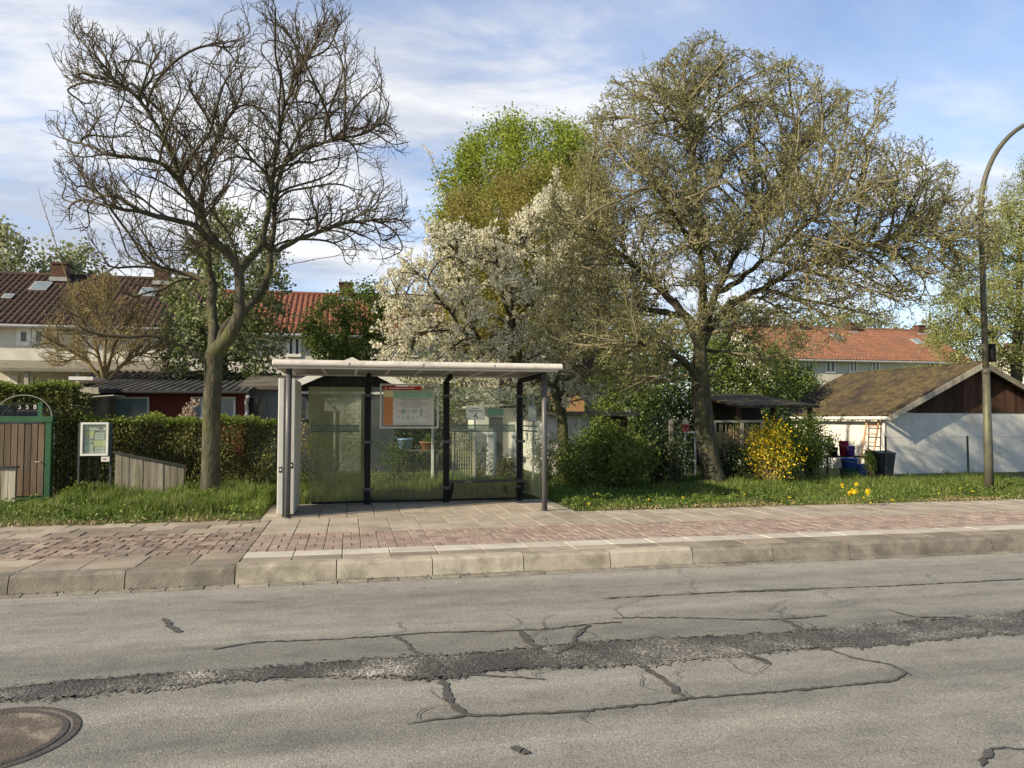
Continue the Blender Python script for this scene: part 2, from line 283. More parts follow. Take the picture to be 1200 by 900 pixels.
M['mossroof'] = surf('mossy_sheet', [(.25, (.03, .025, .017)), (.42, (.075, .055, .034)), (.55, (.115, .09, .042)), (.68, (.155, .125, .06)), (.82, (.2, .16, .105))], scale=4.5, detail=10, bump=1, bscale=16, bdist=.05, dirt=(.045, .036, .028), dscale=1.1, dlo=.47, dhi=.62)
M['black_moss'] = surf('black_mossy_tile', [(.3, (.018, .016, .012)), (.6, (.05, .045, .035)), (.8, (.13, .12, .1))], scale=9, bump=1, bscale=14, bdist=.06)
M['tile_dark'] = surf('dark_clay_tile', [(.2, (.035, .021, .017)), (.5, (.075, .042, .032)), (.8, (.14, .075, .055))], scale=3.5, rough=.8, bump=.3, dirt=(.05, .04, .03), dscale=1.2, dlo=.5, dhi=.7)
M['tile_red'] = surf('red_clay_tile', [(.2, (.12, .045, .03)), (.5, (.215, .082, .052)), (.8, (.32, .145, .095))], scale=3.5, rough=.8, bump=.3, dirt=(.17, .075, .045), dscale=1.2, dlo=.52, dhi=.75)
M['tile_orange'] = surf('orange_clay_tile', [(.2, (.14, .062, .038)), (.5, (.235, .108, .066)), (.8, (.33, .175, .115))], scale=3.5, rough=.85, bump=.3, dirt=(.15, .085, .06), dscale=.9, dlo=.46, dhi=.66)
M['stucco'] = surf('pale_render', [(.3, (.56, .53, .46)), (.7, (.68, .65, .58))], scale=2, bump=.25, bscale=60, dirt=(.42, .39, .33), dscale=.8, dlo=.5, dhi=.78)
M['stucco_white'] = surf('white_render', [(.3, (.66, .645, .61)), (.7, (.78, .765, .73))], scale=2.2, detail=9, bump=.35, bscale=45, dirt=(.5, .475, .43), dscale=1.3, dlo=.5, dhi=.75, stretch=(1, 1, .7))
M['white_paint'] = surf('white_paint', [(.3, (.68, .67, .63)), (.7, (.8, .79, .76))], scale=5, rough=.5, bump=.1, dirt=(.5, .48, .43), dscale=4, dlo=.56, dhi=.75)
M['grey_paint'] = surf('grey_boards', [(.3, (.3, .31, .31)), (.7, (.42, .43, .43))], scale=3, rough=.7, bump=.2)
M['slate_wall'] = surf('slate_grey_boards', [(.3, (.035, .042, .052)), (.7, (.07, .08, .092))], scale=3, rough=.6, bump=.2)
M['pane'] = window_glass('window_pane')
M['pane_curtain'] = window_glass('net_curtain_pane', (.16, .2, .215))
M['brick_wall'] = surf('orange_brick', [(.2, (.3, .16, .08)), (.5, (.46, .27, .14)), (.8, (.58, .38, .22))], scale=9, stretch=(1, 1, 3), bump=.3)
M['chimney'] = surf('dark_brick', [(.2, (.06, .03, .022)), (.8, (.16, .08, .055))], scale=9, bump=.3)
M['concrete'] = surf('mossy_concrete', [(.2, (.13, .115, .08)), (.5, (.22, .195, .15)), (.8, (.32, .29, .23))], scale=4, bump=.4)
M['lamp_post'] = surf('green_grey_lamp_post', [(.25, (.07, .066, .05)), (.5, (.12, .114, .088)), (.8, (.18, .172, .138))], scale=5, stretch=(1, 1, .5), rough=.55, metal=.2, bump=.2, dirt=(.13, .14, .06), dscale=2.5, dlo=.5, dhi=.68)
M['fence_metal'] = plain('dark_green_fence_steel', (.04, .055, .05), .5)
M['wire'] = plain('galvanised_wire', (.42, .42, .41), .4, metal=.5)
M['beige_mesh'] = plain('beige_lattice', (.5, .46, .35), .6)
M['blue'] = plain('blue_plastic', (.06, .13, .5), .4)
M['pale_blue'] = plain('pale_blue_glaze', (.2, .32, .5), .3)
M['terracotta'] = plain('terracotta', (.5, .24, .12), .8)
M['green_plastic'] = plain('green_plastic', (.015, .09, .055), .45)
M['bin_black'] = plain('black_plastic', (.018, .02, .02), .45)
M['teal'] = plain('teal_paint', (.1, .36, .34), .5)
M['violet'] = plain('violet_plastic', (.16, .06, .35), .4)
M['crimson'] = plain('crimson_plastic', (.42, .03, .06), .45)
M['ladder'] = surf('ladder_wood', [(.3, (.36, .2, .11)), (.7, (.52, .32, .2))], scale=6, rough=.7)
M['globe'] = plain('cream_globe', (.74, .7, .42), .35)
M['iron'] = surf('cast_iron', [(.3, (.075, .066, .058)), (.6, (.12, .105, .09)), (.8, (.17, .15, .125))], scale=12, rough=.6, metal=.3, bump=.6, bscale=55)
M['manhole_fill'] = surf('manhole_concrete', [(.3, (.08, .066, .054)), (.5, (.13, .108, .088)), (.6, (.3, .26, .21)), (.8, (.38, .34, .28))], scale=2.6, detail=6, rough=.8, bump=.7, bscale=80)

# ------------------------------------------------------------------ ground
def sstep(a, b, x):
    t = np.clip((x-a)/(b-a), 0, 1); return t*t*(3-2*t)
PX0, PX1, PY1 = -1.22, 3.42, 13.0            # paved pad of the shelter
def gh(x, y):
    x = np.asarray(x, float); y = np.asarray(y, float)
    h = .15+(.10-.05*sstep(3, 5, x))*sstep(11.1, 13.2, y)-.4*sstep(10.5, 12.5, x)*sstep(15.6, 18, y)+.018*np.sin(1.7*x+.6*y)*np.sin(1.3*y-.4*x)*sstep(11.2, 12.5, y)
    xt = ax(247, 13.3); h = h+.1*np.exp(-((x-xt)**2+(y-13.3)**2)/.8)
    xt = ax(832, 14.4); h = h+.1*np.exp(-((x-xt)**2+(y-14.4)**2)/1.2)
    pad = sstep(PX0-.12, PX0+.02, x)*(1-sstep(PX1-.02, PX1+.12, x))*(1-sstep(PY1-.02, PY1+.3, y))
    return h*(1-pad)+.10*pad
b = MB(); b.add([(-300, -120, -.1), (300, -120, -.1), (300, 600, -.1), (-300, 600, -.1)], [np.arange(4)]); struct('ground', b, M['lawn'])
b = MB(); b.add([(-90, -9, 0), (90, -9, 0), (90, 7.62, 0), (-90, 7.62, 0)], [np.arange(4)]); struct('road', b, M['asphalt'])
xs = np.concatenate([np.linspace(-90, -13, 30), np.arange(-12.8, 17, .14), np.linspace(17.3, 110, 30)])
ys = np.concatenate([np.arange(11.1, 16.6, .12), np.linspace(16.8, 140, 60)])
G = np.zeros((len(ys), len(xs), 3)); G[..., 0] = xs[None]; G[..., 1] = ys[:, None]; G[..., 2] = gh(G[..., 0], G[..., 1])
b = MB(); b.smooth = True; b.grid(G); struct('verge', b, M['earth'])

# pavement: loose-laid slabs with real joints over a bed of sand
b = MB(); b.box(-90, 90, 7.72, 11.22, -.05, .146); b.box(PX0, PX1, 11.2, PY1, -.05, .1455); struct('pavement_bed', b, M['joint'])
KB0, KB1 = -1.06, 3.68
def slabs(mb, x0, x1, y0, y1, lx, ly, gap=.008, ztop=.17, stag=0, wob=.0025):
    ny = max(1, round((y1-y0)/ly)); ly = (y1-y0)/ny
    for r in range(ny):
        x = x0+((r % 2)*stag*lx if stag else 0) - (lx if stag and r % 2 else 0)
        while x < x1-1e-6:
            a, c = max(x, x0)+gap/2, min(x+lx, x1)-gap/2
            if c-a > .03:
                ya, yb = y0+r*ly+gap/2, y0+(r+1)*ly-gap/2
                z = ztop+random.uniform(-wob, wob); tx, ty = random.uniform(-wob, wob), random.uniform(-wob, wob)
                e = .005
                V = [(a, ya, .14), (c, ya, .14), (c, yb, .14), (a, yb, .14), (a, ya, z-e-tx), (c, ya, z-e+tx), (c, yb, z-e+ty), (a, yb, z-e-ty),
                     (a+e, ya+e, z-tx), (c-e, ya+e, z+tx), (c-e, yb-e, z+ty), (a+e, yb-e, z-ty)]
                fs = [(8, 9, 10, 11)]
                for q in range(4):
                    w = (q+1) % 4; fs += [(q, w, 4+w, 4+q), (4+q, 4+w, 8+w, 8+q)]
                mb.add(V, [np.array(fs)])
            x += lx
def bricks(mb, x0, x1, y0, y1, wob=.004):       # basket-weave pairs of 10 x 20 cm bricks
    u = .2; nx = int((x1-x0)/u); ny = round((y1-y0)/u); uy = (y1-y0)/ny
    for i in range(nx):
        for j in range(ny):
            xa, ya = x0+i*u, y0+j*uy
            if (i+j) % 2: slabs(mb, xa, xa+u, ya, ya+uy, u, uy/2, .006, .17, 0, wob)
            else: slabs(mb, xa, xa+u, ya, ya+uy, u/2, uy, .006, .17, 0, wob)
XL, XR = -14, 22
b = MB(); slabs(b, KB0, XR, 9.77, 11.14, .4, .45); slabs(b, PX0, PX1, 11.15, PY1, .4, .46); struct('pavement', b, M['slab_pale'])
b = MB(); slabs(b, KB0, XR, 8.18, 8.49, .5, .31); struct('pavement_edging', b, M['slab_white'])
b = MB(); slabs(b, XL, KB0, 7.87, 8.17, .5, .3); slabs(b, XL, KB0, 8.18, 8.52, .5, .34); slabs(b, XL, KB0, 10.05, 11.14, .4, .36, .01, .17, .5, .006); slabs(b, KB0, XR, 7.87, 8.17, .5, .3); struct('old_pavement', b, M['slab_old'])
b = MB(); bricks(b, KB0, 14, 8.5, 9.76); struct('cycle_path', b, M['brick_red'])
b = MB(); bricks(b, -12.06, KB0, 8.53, 10.04, .006); struct('old_cycle_path', b, M['brick_old'])
b = MB()
for x0, x1 in ((-90, XL), (XR, 90)): b.add([(x0, 7.87, .168), (x1, 7.87, .168), (x1, 11.14, .168), (x0, 11.14, .168)], [np.arange(4)])
struct('far_pavement', b, M['slab_old'])
def kerb(mb, x0, x1, L, top):
    n = round((x1-x0)/L); L = (x1-x0)/n
    for i in range(n):
        a, c = x0+i*L+.005, x0+(i+1)*L-.005; dz = random.uniform(-.003, .003); dy = random.uniform(-.004, .004); t = top+dz
        pr = [(7.655+dy, -.02), (7.875, -.02), (7.862, t), (7.745+dy, t), (7.712+dy, t-.008), (7.695+dy, t-.028)]
        mb.prism(pr, a, c, 'x')
b = MB(); kerb(b, KB0, KB1, .95, .182); struct('kerb', b, M['kerb_pale'])
b = MB(); kerb(b, -40, KB0, .97, .172); kerb(b, KB1, 60, .97, .168); struct('kerb_weathered', b, M['kerb_grey'])
b = MB(); x = -20.
while x < 30:
    w = random.uniform(.26, .34); z = .016+random.uniform(-.004, .004)
    b.prism([(7.54, -.02), (7.65, -.02), (7.65, z), (7.552, z), (7.54, z-.008)], x+.006, x+w-.006, 'x'); x += w
struct('gutter', b, M['kerb_grey'])

# ------------------------------------------------------------------ road repairs
def ragged(p, n, amp):
    p = np.array(p, float); d = np.concatenate([[0], np.cumsum(np.linalg.norm(np.diff(p, axis=0), axis=1))])
    t = np.linspace(0, d[-1], n); q = np.stack([np.interp(t, d, p[:, 0]), np.interp(t, d, p[:, 1])], 1)
    return q + RNG.normal(0, amp, q.shape)*np.array((.3, 1))
def strip_px(mb, top, bot, n=240, amp=.02):
    A = np.array([gnd(*p)[:2] for p in top]); B = np.array([gnd(*p)[:2] for p in bot])
    A = ragged(A, n, amp); Bq = ragged(B, n, amp); tt = np.linspace(0, 1, n)
    for Z, ph in ((A, 0), (Bq, 2)): Z[:, 1] += .025*np.sin(tt*61+ph)+.03*np.sin(tt*143+3*ph)*np.sin(tt*17+ph)+.02*np.sin(tt*300+ph)
    k = 3; V = []; 
    for i in range(n):
        for j in range(k): w = j/(k-1); V.append((*(A[i]*(1-w)+Bq[i]*w), .004+.0015*math.sin(i*1.7+j)**2))
    mb.grid(np.array(V).reshape(n, k, 3))
top = [(-330,830),(-60,812),(0,808),(60,801),(120,796),(200,790),(300,783),(380,777),(450,772),(490,769),(540,768),(590,762),(640,757),(700,752),(760,749),(850,745),(920,741),(960,738),(1060,729),(1120,724),(1200,718),(1290,711),(1500,696),(1900,668)]
bot = [(-330,846),(-60,826),(0,822),(60,820),(100,816),(200,806),(260,800),(330,795),(400,795),(460,794),(500,797),(540,792),(600,785),(640,783),(700,784),(760,778),(830,772),(900,766),(960,760),(1050,755),(1120,748),(1200,742),(1290,734),(1500,717),(1900,686)]
b = MB(); strip_px(b, top, bot, 800, .022); TA, TB = np.array([gnd(*p)[:2] for p in top]), np.array([gnd(*p)[:2] for p in bot])
for k in range(2400):
    T_ = TA if k % 2 else TB; i = random.randrange(len(T_)-1); w = random.random(); q = T_[i]*(1-w)+T_[i+1]*w; q = q+np.array((0, (1 if k % 2 else -1)*abs(random.gauss(0, .03))-(.03 if k % 2 else -.03)))
    r_ = random.uniform(.003, .011); a0 = random.random()*6; b.poly([(q[0]+1.6*r_*random.uniform(.6, 1.2)*math.cos(a0+j*1.256), q[1]+r_*random.uniform(.6, 1.2)*math.sin(a0+j*1.256), .0065) for j in range(5)])
struct('worn_road_seam', b, M['rubble'])
LINES = [
 ([(247,762),(300,753),(380,750),(450,746),(500,742),(580,740),(640,738),(690,732),(730,729)], .022),
 ([(460,746),(476,753),(484,764),(500,772),(515,785)], .035), ([(505,772),(517,795),(525,815),(530,828),(545,838),(560,840)], .045),
 ([(475,850),(530,841),(600,838),(680,834),(760,826),(800,820),(900,812),(1000,803),(1050,798),(1062,790),(1048,780),(1000,772),(975,763)], .024),
 ([(975,763),(950,752),(935,735),(915,726)], .045), ([(715,725),(780,724),(850,726),(900,727),(970,722)], .02),
 ([(750,780),(775,795),(790,808),(805,820)], .042), ([(610,740),(620,752),(640,770),(655,782)], .05), ([(690,733),(675,745),(672,757),(650,768)], .035),
 ([(545,790),(590,794),(640,797)], .018), ([(865,766),(890,772),(903,780)], .04), ([(1040,715),(1070,724),(1120,724)], .02),
 ([(705,702),(800,697),(900,692),(1050,687),(1200,679)], .022), ([(860,694),(920,692),(950,691.5)], .05), ([(192,725),(198,734),(212,742)], .04),
 ([(1150,880),(1175,878),(1205,879)], .02), ([(1162,880),(1150,900)], .03), ([(600,878),(620,884)], .05)]
for ln, w in list(LINES)[:13]:                     # hairline cracks branching off the sealed ones
    for k in range(3):
        i = random.randrange(len(ln)-1); u_ = random.random(); q = np.array(ln[i])*(1-u_)+np.array(ln[i+1])*u_; sg = random.choice((-1, 1)); c = [tuple(q)]
        for j in range(random.randint(3, 6)): q = q+np.array((random.uniform(-22, 22), sg*random.uniform(2, 7))); c.append(tuple(q))
        LINES.append((c, .0055))
b = MB()
for ln, w in LINES:
    P = np.array([gnd(*p)[:2] for p in ln]); n = max(8, int(np.linalg.norm(np.diff(P, axis=0), axis=1).sum()/.035)); P = ragged(P, n, 0)
    sm = P.copy()
    for _ in range(3): sm[1:-1] = .25*sm[:-2]+.5*sm[1:-1]+.25*sm[2:]
    sm += RNG.normal(0, .006, sm.shape)
    t = np.gradient(sm, axis=0); t /= np.linalg.norm(t, axis=1)[:, None]; nn = np.stack([-t[:, 1], t[:, 0]], 1)
    ww = .62*w*RNG.uniform(.35, 1.25, (n, 1)); ww[0] *= .2; ww[-1] *= .2
    z = np.full((n, 1), .0062+.00015*len(b.v))
    b.grid(np.stack([np.hstack([sm-nn*ww, z]), np.hstack([sm+nn*ww, z])], 1))
struct('tar_seam', b, M['tar'])
# manhole
mc = gnd(-22, 868); mc[2] = 0
t = thing('manhole_cover', 'round manhole cover with worn brown concrete infill set in the near road', 'manhole cover', mc)
b = MB(); b.lathe([(.435, .001), (.43, .005), (.395, .0055), (.388, .001)], mc, 64); part('frame_ring', b, M['iron'], t)
b = MB(); b.lathe([(.382, .001), (.376, .005), (.345, .0055), (.34, .0035)], mc, 64); part('cover_rim', b, M['iron'], t)
b = MB(); b.lathe([(.34, .0035), (.2, .0045), (.001, .005)], mc, 48); part('concrete_infill', b, M['manhole_fill'], t)

# ------------------------------------------------------------------ grass
def blades(n, xr, yr, hr, dens=None, lean=.6):
    x = RNG.uniform(*xr, n); y = RNG.uniform(*yr, n)
    if dens is not None:
        k = RNG.uniform(size=n) < dens(x, y); x, y = x[k], y[k]
    n = len(x); z = gh(x, y)
    hm = np.clip(.35+.55*(1+np.sin(2.3*x+1.1)*np.sin(2.9*y+.7*x))*.7+.35*np.sin(7.1*x+2*y)*np.sin(6.3*y-1.5*x), .2, 1.6); h = RNG.uniform(*hr, n)*hm
    a = RNG.uniform(0, 2*math.pi, n); ln = np.abs(RNG.normal(0, lean, n))*h; w = RNG.uniform(.003, .0065, n)
    d = np.stack([np.cos(a), np.sin(a), 0*a], 1); e = np.stack([-np.sin(a), np.cos(a), 0*a], 1)
    P = np.stack([x, y, z-.01], 1); Q = P+d*(ln*.35)[:, None]; Q[:, 2] += h*.6; T = P+d*ln[:, None]; T[:, 2] += h
    V = np.stack([P-e*w[:, None], P+e*w[:, None], Q+e*(w*.8)[:, None], Q-e*(w*.8)[:, None], T], 1).reshape(-1, 3)
    i = np.arange(n)[:, None]*5
    return V, np.hstack([i, i+1, i+2, i+3]), np.hstack([i+3, i+2, i+4])
notpad = lambda x, y: ~((x > PX0-.02) & (x < PX1+.02) & (y < PY1+.03))
edge = lambda x, y: (y > 11.16+.10*np.sin(2.1*x)+.07*np.sin(5.7*x+1))
b = MB()
for n, xr, yr, hr, f in ((34000, (-9, -1.1), (11.1, 14.2), (.04, .12), lambda x, y: edge(x, y) & notpad(x, y)),
                         (15000, (-4.6, -1.2), (11.8, 13.9), (.12, .28), lambda x, y: (RNG.uniform(size=len(x)) < sstep(-5, -3.6, x)) & notpad(x, y)),
                         (16000, (-1.4, 3.6), (13.02, 15), (.1, .3), notpad),
                         (62000, (3.3, 14), (11.1, 15.4), (.04, .12), lambda x, y: edge(x, y) & notpad(x, y)),
                         (26000, (3.5, 15), (12.2, 15.4), (.09, .2), notpad), (9000, (-5, 9), (15, 19), (.05, .2), None)):
    V, q, tr = blades(n, xr, yr, hr, f); b.add(V, [q, tr])
struct('verge_grass', b, M['grass'], 'stuff')
b = MB()                                            # dry leaves and straw along the edge of the paving
n = 5200; x = RNG.uniform(-9, 14, n); y = 11.08+np.abs(RNG.normal(0, .2, n))-.06; k = notpad(x, y) & ((np.sin(x*1.3)+np.sin(x*3.1+1)+RNG.normal(0, .8, n)) > -.2); x, y = x[k], y[k]
b.leaves(np.stack([x, y, np.maximum(gh(x, y), .172)+.012+RNG.uniform(0, .04, len(x))], 1), .045, .35, .2)
n = 260; x = RNG.uniform(-9, 13, n); y = RNG.uniform(7.75, 11.1, n); b.leaves(np.stack([x, y, np.full(n, .178)], 1), .022, .6, 0)
struct('leaf_litter', b, M['dry'], 'stuff')
b = MB(); n = 2600; x = RNG.uniform(-9, 13, n); x = x[(np.sin(1.9*x)+np.sin(4.3*x+2)+RNG.normal(0, .7, n)) > .2]; n = len(x)
y = 7.64-np.abs(RNG.normal(0, .045, n)); b.leaves(np.stack([x, y, np.full(n, .022)], 1), .018, .7, 0)
n = 500; x = RNG.uniform(-9, 13, n); y = 7.5-np.abs(RNG.normal(0, .5, n)); b.leaves(np.stack([x, y, np.full(n, .006)], 1), .012, .7, 0); struct('gutter_grit', b, M['joint'], 'stuff')
b = MB(); ctr = np.stack([RNG.uniform(-9, 14, 330), 11.3+np.abs(RNG.normal(0, 1.3, 330))], 1); ctr = ctr[notpad(ctr[:, 0], ctr[:, 1])]     # broad-leaved weeds among the grass
k = np.repeat(np.arange(len(ctr)), 34); q = ctr[k]+RNG.normal(0, .085, (len(k), 2)); k2 = notpad(q[:, 0], q[:, 1]) & (q[:, 1] > 11.17); q = q[k2]
b.leaves(np.stack([q[:, 0], q[:, 1], gh(q[:, 0], q[:, 1])+RNG.uniform(.02, .13, len(q))], 1), .05, .62, .1); struct('verge_weeds', b, M['laurel'], 'stuff')

# ------------------------------------------------------------------ trees
def inpoly(P, poly):
    x, y = P[:, 0], P[:, 1]; r = np.zeros(len(P), bool); n = len(poly)
    for i in range(n):
        x1, y1 = poly[i]; x2, y2 = poly[(i+1) % n]
        c = (y1 > y) != (y2 > y)
        r ^= c & (x < (x2-x1)*(y-y1)/(y2-y1+1e-12)+x1)
    return r
def edgedist(P, poly):
    d = np.full(len(P), 1e9); n = len(poly)
    for i in range(n):
        a = np.array(poly[i]); e = np.array(poly[(i+1) % n])-a
        t = np.clip(((P-a)@e)/(e@e), 0, 1); d = np.minimum(d, np.linalg.norm(P-a-t[:, None]*e, axis=1))
    return d
def attract(n, polypx, Y, depth, yoff=None, power=.5):
    """n points filling a crown: outline polygon (photo pixels, read at the tree's own distance) swollen to a real depth"""
    poly = [(float(at(px, py, Y)[0]), float(at(px, py, Y)[2])) for px, py in polypx]
    pa = np.array(poly); lo, hi = pa.min(0), pa.max(0); out = []
    while sum(map(len, out)) < n:
        P = RNG.uniform(lo, hi, (n*2, 2)); out.append(P[inpoly(P, poly)])
    P = np.concatenate(out)[:n]; e = edgedist(P, poly); e = np.clip(e/max(e.max(), 1e-6), 0, 1)**power
    y = Y+RNG.uniform(-1, 1, n)*depth*e
    if yoff is not None:
        o = yoff(P[:, 0]); k = (Y+o)/Y; return np.stack([P[:, 0]*k, y+o, (P[:, 1]-EYE)*k+EYE], 1)
    return np.stack([P[:, 0], y, P[:, 1]], 1)
def limb_nodes(limbs, Y, step):
    """limbs: lists of (px,py,depth offset); the first is the trunk; every other one starts at the nearest node already there"""
    P, par = [], []
    for k, l in enumerate(limbs):
        q = np.array([at(px, py, Y+dy) for px, py, dy in l])
        d = np.concatenate([[0], np.cumsum(np.linalg.norm(np.diff(q, axis=0), axis=1))]); n = max(2, int(d[-1]/step)+1)
        t = np.linspace(0, d[-1], n); q = np.stack([np.interp(t, d, q[:, i]) for i in range(3)], 1)
        for _ in range(2): q[1:-1] = .25*q[:-2]+.5*q[1:-1]+.25*q[2:]
        if k == 0: prev = -1
        else: prev = int(np.argmin(np.linalg.norm(np.array(P)-q[0], axis=1))); q = q[1:]
        for p in q: P.append(p); par.append(prev); prev = len(P)-1
    return P, par
def grow(P, par, A, step=.12, kill=.2, infl=1.2, iters=120, jit=.35, up=.0, maxn=40000, inert=0, maxk=3, radial=None):
    P = [np.array(p) for p in P]; par = list(par); A = np.array(A); kids = [0]*len(P)
    PA = np.array(P); near = np.zeros(len(A), int); dist = np.full(len(A), 1e9)
    for s in range(0, len(PA), 200):
        D = np.linalg.norm(A[:, None]-PA[None, s:s+200], axis=2); j = D.argmin(1); d = D[np.arange(len(A)), j]; m = d < dist; dist[m] = d[m]; near[m] = j[m]+s
    first = True
    for it in range(iters):
        act = dist < (99 if first and it < 4 else infl); 
        if it > 3: first = False
        if not act.any(): break
        acc = {}; dirs = A[act]-np.array([P[i] for i in near[act]]); dirs /= np.linalg.norm(dirs, axis=1)[:, None]+1e-9
        ids = near[act]; u, inv = np.unique(ids, return_inverse=True); S = np.zeros((len(u), 3)); np.add.at(S, inv, dirs)
        S /= np.linalg.norm(S, axis=1)[:, None]+1e-6; S += RNG.normal(0, jit, S.shape); S[:, 2] += up
        if inert:
            pv = np.array([P[i]-P[par[i]] if par[i] >= 0 else (0, 0, 0) for i in u]); S += inert*pv/(np.linalg.norm(pv, axis=1)[:, None]+1e-6)
        if radial:
            ow = np.array([P[i] for i in u])-radial[0]; ow /= np.linalg.norm(ow, axis=1)[:, None]+1e-6; S += radial[1]*ow
        S[:, 2] += up*1.5; S /= np.linalg.norm(S, axis=1)[:, None]+1e-6
        new = []; base = len(P)
        for i, d in zip(u, S):
            if kids[i] >= maxk: 
                continue
            P.append(P[i]+d*step*RNG.uniform(.8, 1.2)); par.append(int(i)); kids[i] += 1; kids.append(0); new.append(P[-1])
        if not new:
            A = A[~act]; near = near[~act]; dist = dist[~act]; continue
        NA = np.array(new)
        for s in range(0, len(NA), 300):
            D = np.linalg.norm(A[:, None]-NA[None, s:s+300], axis=2); j = D.argmin(1); d = D[np.arange(len(A)), j]; m = d < dist; dist[m] = d[m]; near[m] = j[m]+s+base
        k = dist > kill
        full = np.array([kids[i] >= maxk for i in near]); k &= ~(full & (dist < infl*.5))
        A, near, dist = A[k], near[k], dist[k]
        if len(P) > maxn or len(A) == 0: break
    return np.array(P), np.array(par)
def radii(P, par, R0, r0, fl=None):
    n = len(P); tips = np.zeros(n); ch = np.zeros(n, int)
    for i in range(n):
        if par[i] >= 0: ch[par[i]] += 1
    tips[ch == 0] = 1
    for i in range(n-1, 0, -1):
        if par[i] >= 0: tips[par[i]] += tips[i]
    ex = math.log(R0/r0)/math.log(max(tips[0], 2)); r = r0*np.maximum(tips, 1)**ex
    return r, ch
def skel_mesh(P, par, r, ch, thick, thin, lim):
    """tubes along the branches: those thicker than lim into `thick`, the twigs into `thin`"""
    n = len(P); kids = [[] for _ in range(n)]
    for i in range(n):
        if par[i] >= 0: kids[par[i]].append(i)
    Q = P.copy()
    for i in range(n):
        if par[i] >= 0 and kids[i]:
            m = max(kids[i], key=lambda k: r[k]); Q[i] = .5*P[i]+.25*(P[par[i]]+P[m])
    stack = [(0, -1)]
    while stack:
        i, p0 = stack.pop(); chain = [p0] if p0 >= 0 else []
        rr = []
        j = i
        while True:
            chain.append(j)
            if not kids[j]: break
            ks = sorted(kids[j], key=lambda k: -r[k])
            for k in ks[1:]: stack.append((k, j))
            j = ks[0]
        rad = r[chain].copy()
        if p0 >= 0: rad[0] = min(r[p0], r[i]*1.15)
        pts = Q[chain]
        if len(chain) < 2: continue
        big = rad > lim
        nb = int(big.sum()) if big[0] else 0
        if nb >= 2:
            e = min(nb+1, len(chain)); rm = rad[:e].max(); thick.tube(pts[:e], rad[:e], 12 if rm > .1 else (8 if rm > .05 else 6))
            pts, rad = pts[e-1:], rad[e-1:]
        if len(pts) >= 2:
            rm = rad.max(); thin.tube(pts, rad, 5 if rm > .02 else (4 if rm > .011 else 3), cap=False)
def spray(P, par, sel, prob, nseg, step, jit=.5, up=.15, lo=0, spread=.9):
    """short kinked side twigs growing from the nodes in sel"""
    par = np.asarray(par); idx = np.where(sel & (par >= 0))[0]; idx = idx[RNG.uniform(size=len(idx)) < prob]
    tg = P[idx]-P[par[idx]]; tg /= np.linalg.norm(tg, axis=1)[:, None]+1e-9
    sd = np.cross(tg, RNG.normal(size=tg.shape)); sd /= np.linalg.norm(sd, axis=1)[:, None]+1e-9
    d = tg*.55+sd*spread; d[:, 2] += up; d /= np.linalg.norm(d, axis=1)[:, None]
    cur, cp = P[idx], idx; Ps, Qs = [P], [par]; n = len(P)
    for k in range(nseg):
        if k >= 2: m = RNG.uniform(size=len(cur)) < .75; cur, cp, d = cur[m], cp[m], d[m]
        cur = cur+d*step*RNG.uniform(.6, 1.25, (len(cur), 1)); Ps.append(cur); Qs.append(cp); cp = np.arange(n, n+len(cur)); n += len(cur)
        d = d+RNG.normal(0, jit, d.shape); d[:, 2] += up; d /= np.linalg.norm(d, axis=1)[:, None]
    return np.concatenate(Ps), np.concatenate(Qs)
def leafpts(P, par, r, rmax, k, spread, m=1, ms=.03):
    idx = np.where((r < rmax) & (par >= 0))[0]
    if k <= 1: idx = idx[RNG.uniform(size=len(idx)) < k]; k = 1
    if m > 1:
        t = RNG.uniform(0, 1, (len(idx), 1)); C = P[idx]*(1-t)+P[par[idx]]*t+RNG.normal(0, spread, (len(idx), 3)); return np.repeat(C, m, 0)+RNG.normal(0, ms, (len(C)*m, 3))
    i = np.repeat(idx, k); t = RNG.uniform(0, 1, len(i))[:, None]
    return P[i]*(1-t)+P[par[i]]*t+RNG.normal(0, spread, (len(i), 3))
